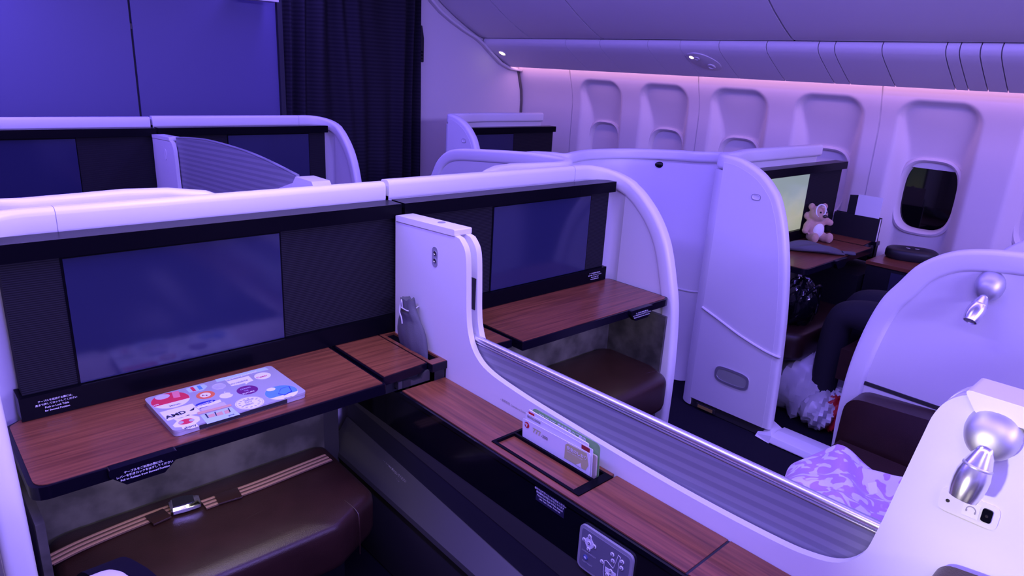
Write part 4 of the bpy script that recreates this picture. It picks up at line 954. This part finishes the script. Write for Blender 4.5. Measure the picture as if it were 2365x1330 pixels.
b0, b1 = P(392, 1176, 'z', .447), P(462, 1158, 'z', .447); ax_ = (b1-b0).normalized(); sx_ = ax_.cross(Vector((0, 0, 1))).normalized()
def bk(a, c, h): return b0+ax_*a+sx_*c+Vector((0, 0, h))
LB = (b1-b0).length
obj('buckle', B().rings([[bk(LB*f, c*w_, h) for c, h in ((-.026, -.002), (.026, -.002), (.026, .007), (.020, hh), (-.020, hh), (-.026, .007))] for f, w_, hh in ((0, .85, .009), (.08, 1, .013), (.5, 1.0, .014), (.9, .85, .011), (1, .75, .007))]), M['chrome'], sb, smooth=30)
obj('buckle_flap', B().rings([[bk(LB*f, c*w_, hh+d_) for c in (-.019, .019) for d_ in ((0, .003) if c < 0 else (.003, 0))] for f, w_, hh in ((.10, 1, .0135), (.5, 1, .0145), (.80, .8, .0125))]), mat('buckle_flap_dark', (.10, .10, .12), .25, .9), sb, smooth=30)

# ------------------------------------------------------------------ things in the window suite
# plush bear
br = thing('plush_bear', 'beige plush bear with white belly sitting on the table', 'plush toy', (2.70, -.16, .7203))
bo = Vector((2.665, -.17, .7205)); vd = (CAM-bo); vd.z = 0; vd.normalize(); vr = Vector((-vd.y, vd.x, 0))   # vd: towards the aisle, vr: photo right
vf = (vd*.80+vr*.60).normalized(); vs = Vector((-vf.y, vf.x, 0))
def bp_(f, r, z): return bo+vf*f+vs*r+Vector((0, 0, z))
bb = B()
for c_, r_ in (((0, 0, .065), (.050, .050, .062)), ((.008, 0, .150), (.050, .050, .046)), ((.042, 0, .143), (.026, .026, .024)), ((-.005, -.040, .190), (.018, .018, .020)), ((-.005, .040, .190), (.018, .018, .020)), ((-.022, -.045, .135), (.02, .02, .022))):
    bb.ell(bp_(*c_), r_)
for sg in (-1, 1):
    bb.tube([bp_(0, sg*.035, .105), bp_(.015, sg*.062, .085 if sg < 0 else .112), bp_(.022, sg*.075, .060 if sg < 0 else .105)], [.020, .021, .016], 12)
    bb.ell(bp_(.022, sg*.074, .060 if sg < 0 else .105), (.018, .018, .018))
    bb.tube([bp_(.01, sg*.030, .030), bp_(.045, sg*.038, .025), bp_(.072, sg*.044, .028)], [.026, .025, .022], 12)
    bb.ell(bp_(.075, sg*.045, .030), (.022, .022, .029))
me = bb.mesh('plush_body'); tmp = bpy.data.objects.new('tmp', me); COL.objects.link(tmp)
rm = tmp.modifiers.new('r', 'REMESH'); rm.mode = 'VOXEL'; rm.voxel_size = .005; smd = tmp.modifiers.new('s', 'SMOOTH'); smd.iterations = 4; smd.factor = .5
dg = bpy.context.evaluated_depsgraph_get(); dg.update(); me2 = bpy.data.meshes.new_from_object(tmp.evaluated_get(dg)); bpy.data.objects.remove(tmp)
for p_ in me2.polygons: p_.use_smooth = True
me2.materials.clear(); obj('body', me2, M['plush'], br)
MV = Matrix((vf, vs, Vector((0, 0, 1)))).transposed()
obj('belly_patch', B().ell(bp_(.030, 0, .062), (.024, .036, .044), MV), M['plushw'], br)
obj('nose', B().ell(bp_(.068, 0, .150), (.009, .013, .010), MV), mat('nose_brown', (.03, .015, .015), .4), br)
for sg in (-1, 1): obj('eye', B().ell(bp_(.050, sg*.018, .168), (.005, .005, .005)), M['black'], br)
obj('ring', B().tube([bp_(.060, -.006, .178)+vr*(.024*math.cos(a)-.016)+Vector((0, 0, .034*math.sin(a))) for a in [2*math.pi*j/28 for j in range(28)]], .0042, 8, True), mat('ring_white', (.8, .78, .78), .4), br)
# grey pouch lying on the table
gp = thing('grey_pouch', 'grey cloth pouch lying flat on the table before the bear', 'pouch', (2.42, -.3, .7203))
A0, A1 = Vector((2.30, -.19, .7206)), Vector((2.475, -.425, .7206)); ad_ = (A1-A0); al = ad_.length; ad_.normalize(); an = Vector((-ad_.y, ad_.x, 0))
rs = []
for k in range(25):
    f = k/24; w_ = .058*(1-.25*abs(2*f-1)**3)*(1 if f < .85 else 1-.35*(f-.85)/.15); h_ = .052*math.sin(math.pi*min(1, max(.03, .1+.9*f)))**.5*(1-.45*f)+.004
    rs.append([A0+ad_*(al*f)+an*(w_*math.cos(a)*(1+.05*math.sin(7*f)))+Vector((0, 0, max(0, h_*(.5+.5*math.sin(a))*(1+.18*math.sin(4*a+10*f))))) for a in [2*math.pi*j/24 for j in range(24)]])
obj('pouch_body', B().rings(rs), M['bagc'], gp, smooth=70)
obj('pouch_tassel', B().rings([[A1+ad_*d_+an*(w_*math.cos(a))+Vector((0, 0, .010+.009*math.sin(a))) for a in [2*math.pi*j/12 for j in range(12)]] for d_, w_ in ((-.01, .026), (.01, .014), (.035, .030), (.05, .026))]), M['bagc'], gp, smooth=70)
# black folder in the slot with cards
fo = thing('black_folder', 'black folder standing upright in the slot by the window', 'folder', (2.98, -.27, .62))
obj('folder_cover', B().box(2.968, 2.972, -.397, -.140, .63, .852, .001), M['blackm'], fo)
obj('folder_back', B().box(2.988, 2.992, -.401, -.142, .63, .856, .001), M['blackm'], fo)
obj('folder_edge', B().box(2.9725, 2.9875, -.3985, -.3965, .63, .850), M['papr'], fo)
kc = thing('white_card', 'blank pale card sticking out of the black folder', 'card', (2.98, -.32, .64), 'cards in the black folder')
obj('sheet', B().prism([(-.253, .64), (-.253, .970), (-.388, .970), (-.388, .64)], 'x', 2.9765, 2.978), M['papr'], kc)
kb = thing('black_card', 'narrow black card between the screen and the pale card', 'card', (2.98, -.23, .64), 'cards in the black folder')
obj('sheet', B().prism([(-.205, .64), (-.205, .960), (-.262, .966), (-.262, .64)], 'x', 2.980, 2.9815), M['blackm'], kb)
# black case on the window console
cs_ = thing('headphone_case', 'oval black case on the window-side console', 'case', (2.96, -.60, .668))
cc_ = Vector((2.955, -.60, .669)); ca_ = Matrix.Rotation(R(28), 3, 'Z')
obj('case_body', B().rings([[cc_+ca_@Vector((.085*q*math.copysign(abs(math.cos(a))**.8, math.cos(a)), .13*q*math.copysign(abs(math.sin(a))**.8, math.sin(a)), h_)) for a in [2*math.pi*j/32 for j in range(32)]] for q, h_ in ((.93, 0), (1, .01), (1, .035), (.97, .05), (.88, .057), (.4, .060))]), M['blackm'], cs_, smooth=50)
for dd in (-.02, .025): obj('case_emblem', B().ell(cc_+ca_@Vector((-.01, dd, .0605)), (.008, .012, .0015)), M['inkpale'], cs_)
# glossy black bag on the ottoman, white plastic bag on the floor
gb = thing('black_bag', 'glossy black bag leaning on the window suite ottoman', 'bag', (2.08, -.46, .34))
random.seed(2)
def crumple(c_, r_, amp, seed, n=40, m_=24, flat=0):
    rnd = random.Random(seed); ph = [(rnd.uniform(1, 5), rnd.uniform(2, 7), rnd.uniform(0, 6.3), rnd.uniform(.4, 1)) for _ in range(7)]
    rs_ = []
    for i in range(m_+1):
        t_ = math.pi*(.03+.94*i/m_); rw = []
        for j in range(n):
            a = 2*math.pi*j/n; d_ = 1+amp*sum(w_*abs(math.sin(f1*t_+round(f2)*a+p_))-.3*w_ for f1, f2, p_, w_ in ph)/3
            v = Vector((r_[0]*math.sin(t_)*math.cos(a)*d_, r_[1]*math.sin(t_)*math.sin(a)*d_, r_[2]*math.cos(t_)*d_))+Vector(c_)
            if v.z < flat: v.z = flat
            rw.append(v)
        rs_.append(rw)
    return rs_
obj('bag_body', B().rings(crumple((2.04, -.42, .535), (.085, .07, .105), .35, 3, flat=.341)), M['black'], gb, smooth=40)
obj('bag_strap', B().tube(spline([(1.98, -.46, .58), (2.00, -.50, .64), (2.05, -.51, .64), (2.08, -.50, .57), (2.07, -.50, .50)], 6), .008, 8), M['black'], gb)
pb = thing('plastic_bag', 'crumpled white plastic bag on the floor by the passenger\'s foot', 'bag', (2.0, -.5, .002))
obj('bag_body', B().rings(crumple((2.09, -.52, .13), (.16, .14, .155), .40, 9, flat=.002)), M['plastic_bag'], pb, smooth=28)
obj('bag_mouth', B().rings(crumple((2.00, -.66, .085), (.13, .085, .09), .45, 11, flat=.002)), M['plastic_bag'], pb, smooth=28)
rd = thing('red_cloth', 'small red cloth at the mouth of the plastic bag', 'cloth', (1.95, -.70, .01))
obj('cloth_body', B().rings(crumple((1.952, -.725, .085), (.045, .055, .070), .5, 5, flat=.003)), M['red'], rd, smooth=60)
# blanket on the right-hand centre seat
mb = mat('blanket_pink', (.60, .36, .56), .9, bump=(200, .4), sheen=.3); nt = mb.node_tree; pb_ = nt.nodes['Principled BSDF']
tc = nt.nodes.new('ShaderNodeTexCoord'); nz = nt.nodes.new('ShaderNodeTexNoise'); nz.inputs['Scale'].default_value = 22; nz.inputs['Distortion'].default_value = 1.2; nz.inputs['Detail'].default_value = 1
nt.links.new(tc.outputs['Object'], nz.inputs['Vector']); rr_ = nt.nodes.new('ShaderNodeValToRGB'); e = rr_.color_ramp.elements
e[0].position = .50; e[0].color = (.56, .32, .52, 1); e[1].position = .545; e[1].color = (.82, .78, .80, 1)
nt.links.new(nz.outputs['Fac'], rr_.inputs[0]); nt.links.new(rr_.outputs[0], pb_.inputs['Base Color'])
bk_ = thing('blanket', 'pink blanket with pale leaf pattern heaped on the right centre seat', 'blanket', (.5, -1.35, .47))
def blan(u, v):
    x = .33+.50*u; y = -1.08-.58*v
    r = min(1, 4.2*min(u, 1-u, v, 1-v)); r = math.sin(r*math.pi/2)**.6
    h_ = .105*(1-.35*u)*(.75+.25*math.sin(3*v+1))+.012*math.sin(17*v+6*u)+.010*math.sin(23*u-9*v)+.012*math.sin(9*v-14*u+2)+.005*math.sin(31*v+11*u)
    return (x+.012*math.sin(13*v), y+.015*math.sin(11*u), .471+max(.004, h_*r))
gbk = B(); gbk.grid(70, 80, blan); obj('blanket_cloth', gbk, mb, bk_, smooth=70, recalc=False)
tg = [P(2004, 1116, 'x', .43), P(2024, 1112, 'x', .445), P(2027, 1138, 'x', .415), P(2008, 1142, 'x', .40)]
obj('care_tag', B().rings([tg, [v_+Vector((.0006, 0, -.0006)) for v_ in tg]]), M['papr'], bk_, smooth=0)
# dark lid hanging inside the bottom-left shell and the controls by the near seat
dk = thing('armrest_door', 'dark rounded armrest end beside the bottom left shell', 'armrest', (-.98, -1.1, 0))
obj('armrest_pad', B().prism([(p.y, p.z) for p in spline([(0, -.66, .52), (0, -.655, .62), (0, -.70, .74), (0, -.82, .852), (0, -.95, .922), (0, -1.018, .95)], 4)]+[(-1.018, .52)], 'x', -1.062, -1.012, .016, 4), mat('armrest_navy', (.005, .004, .009), .75, spec=.05), dk, smooth=60)

# ------------------------------------------------------------------ the passenger in the window seat (legs in view)
pe = thing('person', 'passenger in dark navy trousers seated in the window suite', 'person', (2.1, -.9, 0))
def skin(nm, verts, edges, radii, root, mt, par, sub=2):
    me_ = bpy.data.meshes.new(nm); me_.from_pydata(verts, edges, []); o_ = bpy.data.objects.new('tmp', me_); COL.objects.link(o_)
    o_.modifiers.new('k', 'SKIN'); sv = me_.skin_vertices[0].data
    for i, r_ in enumerate(radii): sv[i].radius = (r_, r_) if not isinstance(r_, tuple) else r_
    sv[root].use_root = True
    s_ = o_.modifiers.new('s', 'SUBSURF'); s_.levels = sub; s_.render_levels = sub
    dg_ = bpy.context.evaluated_depsgraph_get(); dg_.update(); m2 = bpy.data.meshes.new_from_object(o_.evaluated_get(dg_)); bpy.data.objects.remove(o_)
    for p_ in m2.polygons: p_.use_smooth = True
    m2.materials.clear(); return obj(nm, m2, mt, par)
V = [(2.13, -1.12, .56), (2.13, -1.27, .68), (2.13, -1.42, .82), (2.13, -1.50, .93), (2.13, -1.53, .985),              # pelvis, waist, chest, neck base, neck
     (2.03, -1.10, .555), (2.02, -.86, .575), (2.00, -.645, .565), (2.00, -.63, .35), (1.985, -.635, .12), (1.975, -.625, .055), (1.965, -.53, .038),
     (2.23, -1.10, .555), (2.24, -.84, .575), (2.26, -.62, .565), (2.25, -.60, .35), (2.23, -.60, .12), (2.225, -.59, .055), (2.215, -.50, .038),
     (1.96, -1.44, .87), (1.90, -1.28, .72), (1.95, -1.02, .68), (2.30, -1.44, .87), (2.36, -1.28, .72), (2.31, -1.02, .68)]
Eg = [(0, 1), (1, 2), (2, 3), (3, 4), (0, 5), (5, 6), (6, 7), (7, 8), (8, 9), (9, 10), (10, 11), (0, 12), (12, 13), (13, 14), (14, 15), (15, 16), (16, 17), (17, 18), (2, 19), (19, 20), (20, 21), (2, 22), (22, 23), (23, 24)]
Rd = [.13, .125, .14, .065, .052, .095, .088, .078, .066, .062, .048, .036, .095, .088, .078, .066, .062, .048, .036, .07, .052, .04, .07, .052, .04]
skin('clothed_body', V, Eg, Rd, 0, M['trousers'], pe)
hd_ = obj('head', B(1, 0, -.34).ell((2.13, -1.22, 1.085), (.075, .095, .115)).ell((2.13, -1.125, 1.080), (.012, .018, .016)).ell((2.13, -1.130, 1.040), (.024, .010, .007)).ell((2.055, -1.22, 1.085), (.010, .022, .030)).ell((2.205, -1.22, 1.085), (.010, .022, .030)), M['skin'], pe)
for sg in (-1, 1): obj('eye', B(1, 0, -.34).ell((2.13+sg*.032, -1.133, 1.100), (.012, .008, .006)), M['black'], hd_)
obj('hair', B(1, 0, -.34).ell((2.13, -1.245, 1.115), (.084, .098, .105)), M['hair'], hd_)
for sg, hx in ((-1, 1.955), (1, 2.305)):
    vv = [(hx, -1.00, .675), (hx+sg*-.005, -.95, .670), (hx+sg*-.008, -.90, .668)]; ee = [(0, 1), (1, 2)]; rr = [.028, (.036, .018), (.036, .016)]
    for f in range(4):
        bx = hx-.026+.0175*f; L_ = (.040, .046, .043, .034)[f]; n_ = len(vv)
        vv += [(bx, -.885, .668), (bx, -.885+L_*.5, .664), (bx, -.885+L_, .648)]; ee += [(2, n_), (n_, n_+1), (n_+1, n_+2)]; rr += [.0095, .009, .008]
    n_ = len(vv); vv += [(hx-sg*.036, -.925, .672), (hx-sg*.052, -.90, .664)]; ee += [(1, n_), (n_, n_+1)]; rr += [.011, .009]
    skin('hand', vv, ee, rr, 0, M['skin'], pe)
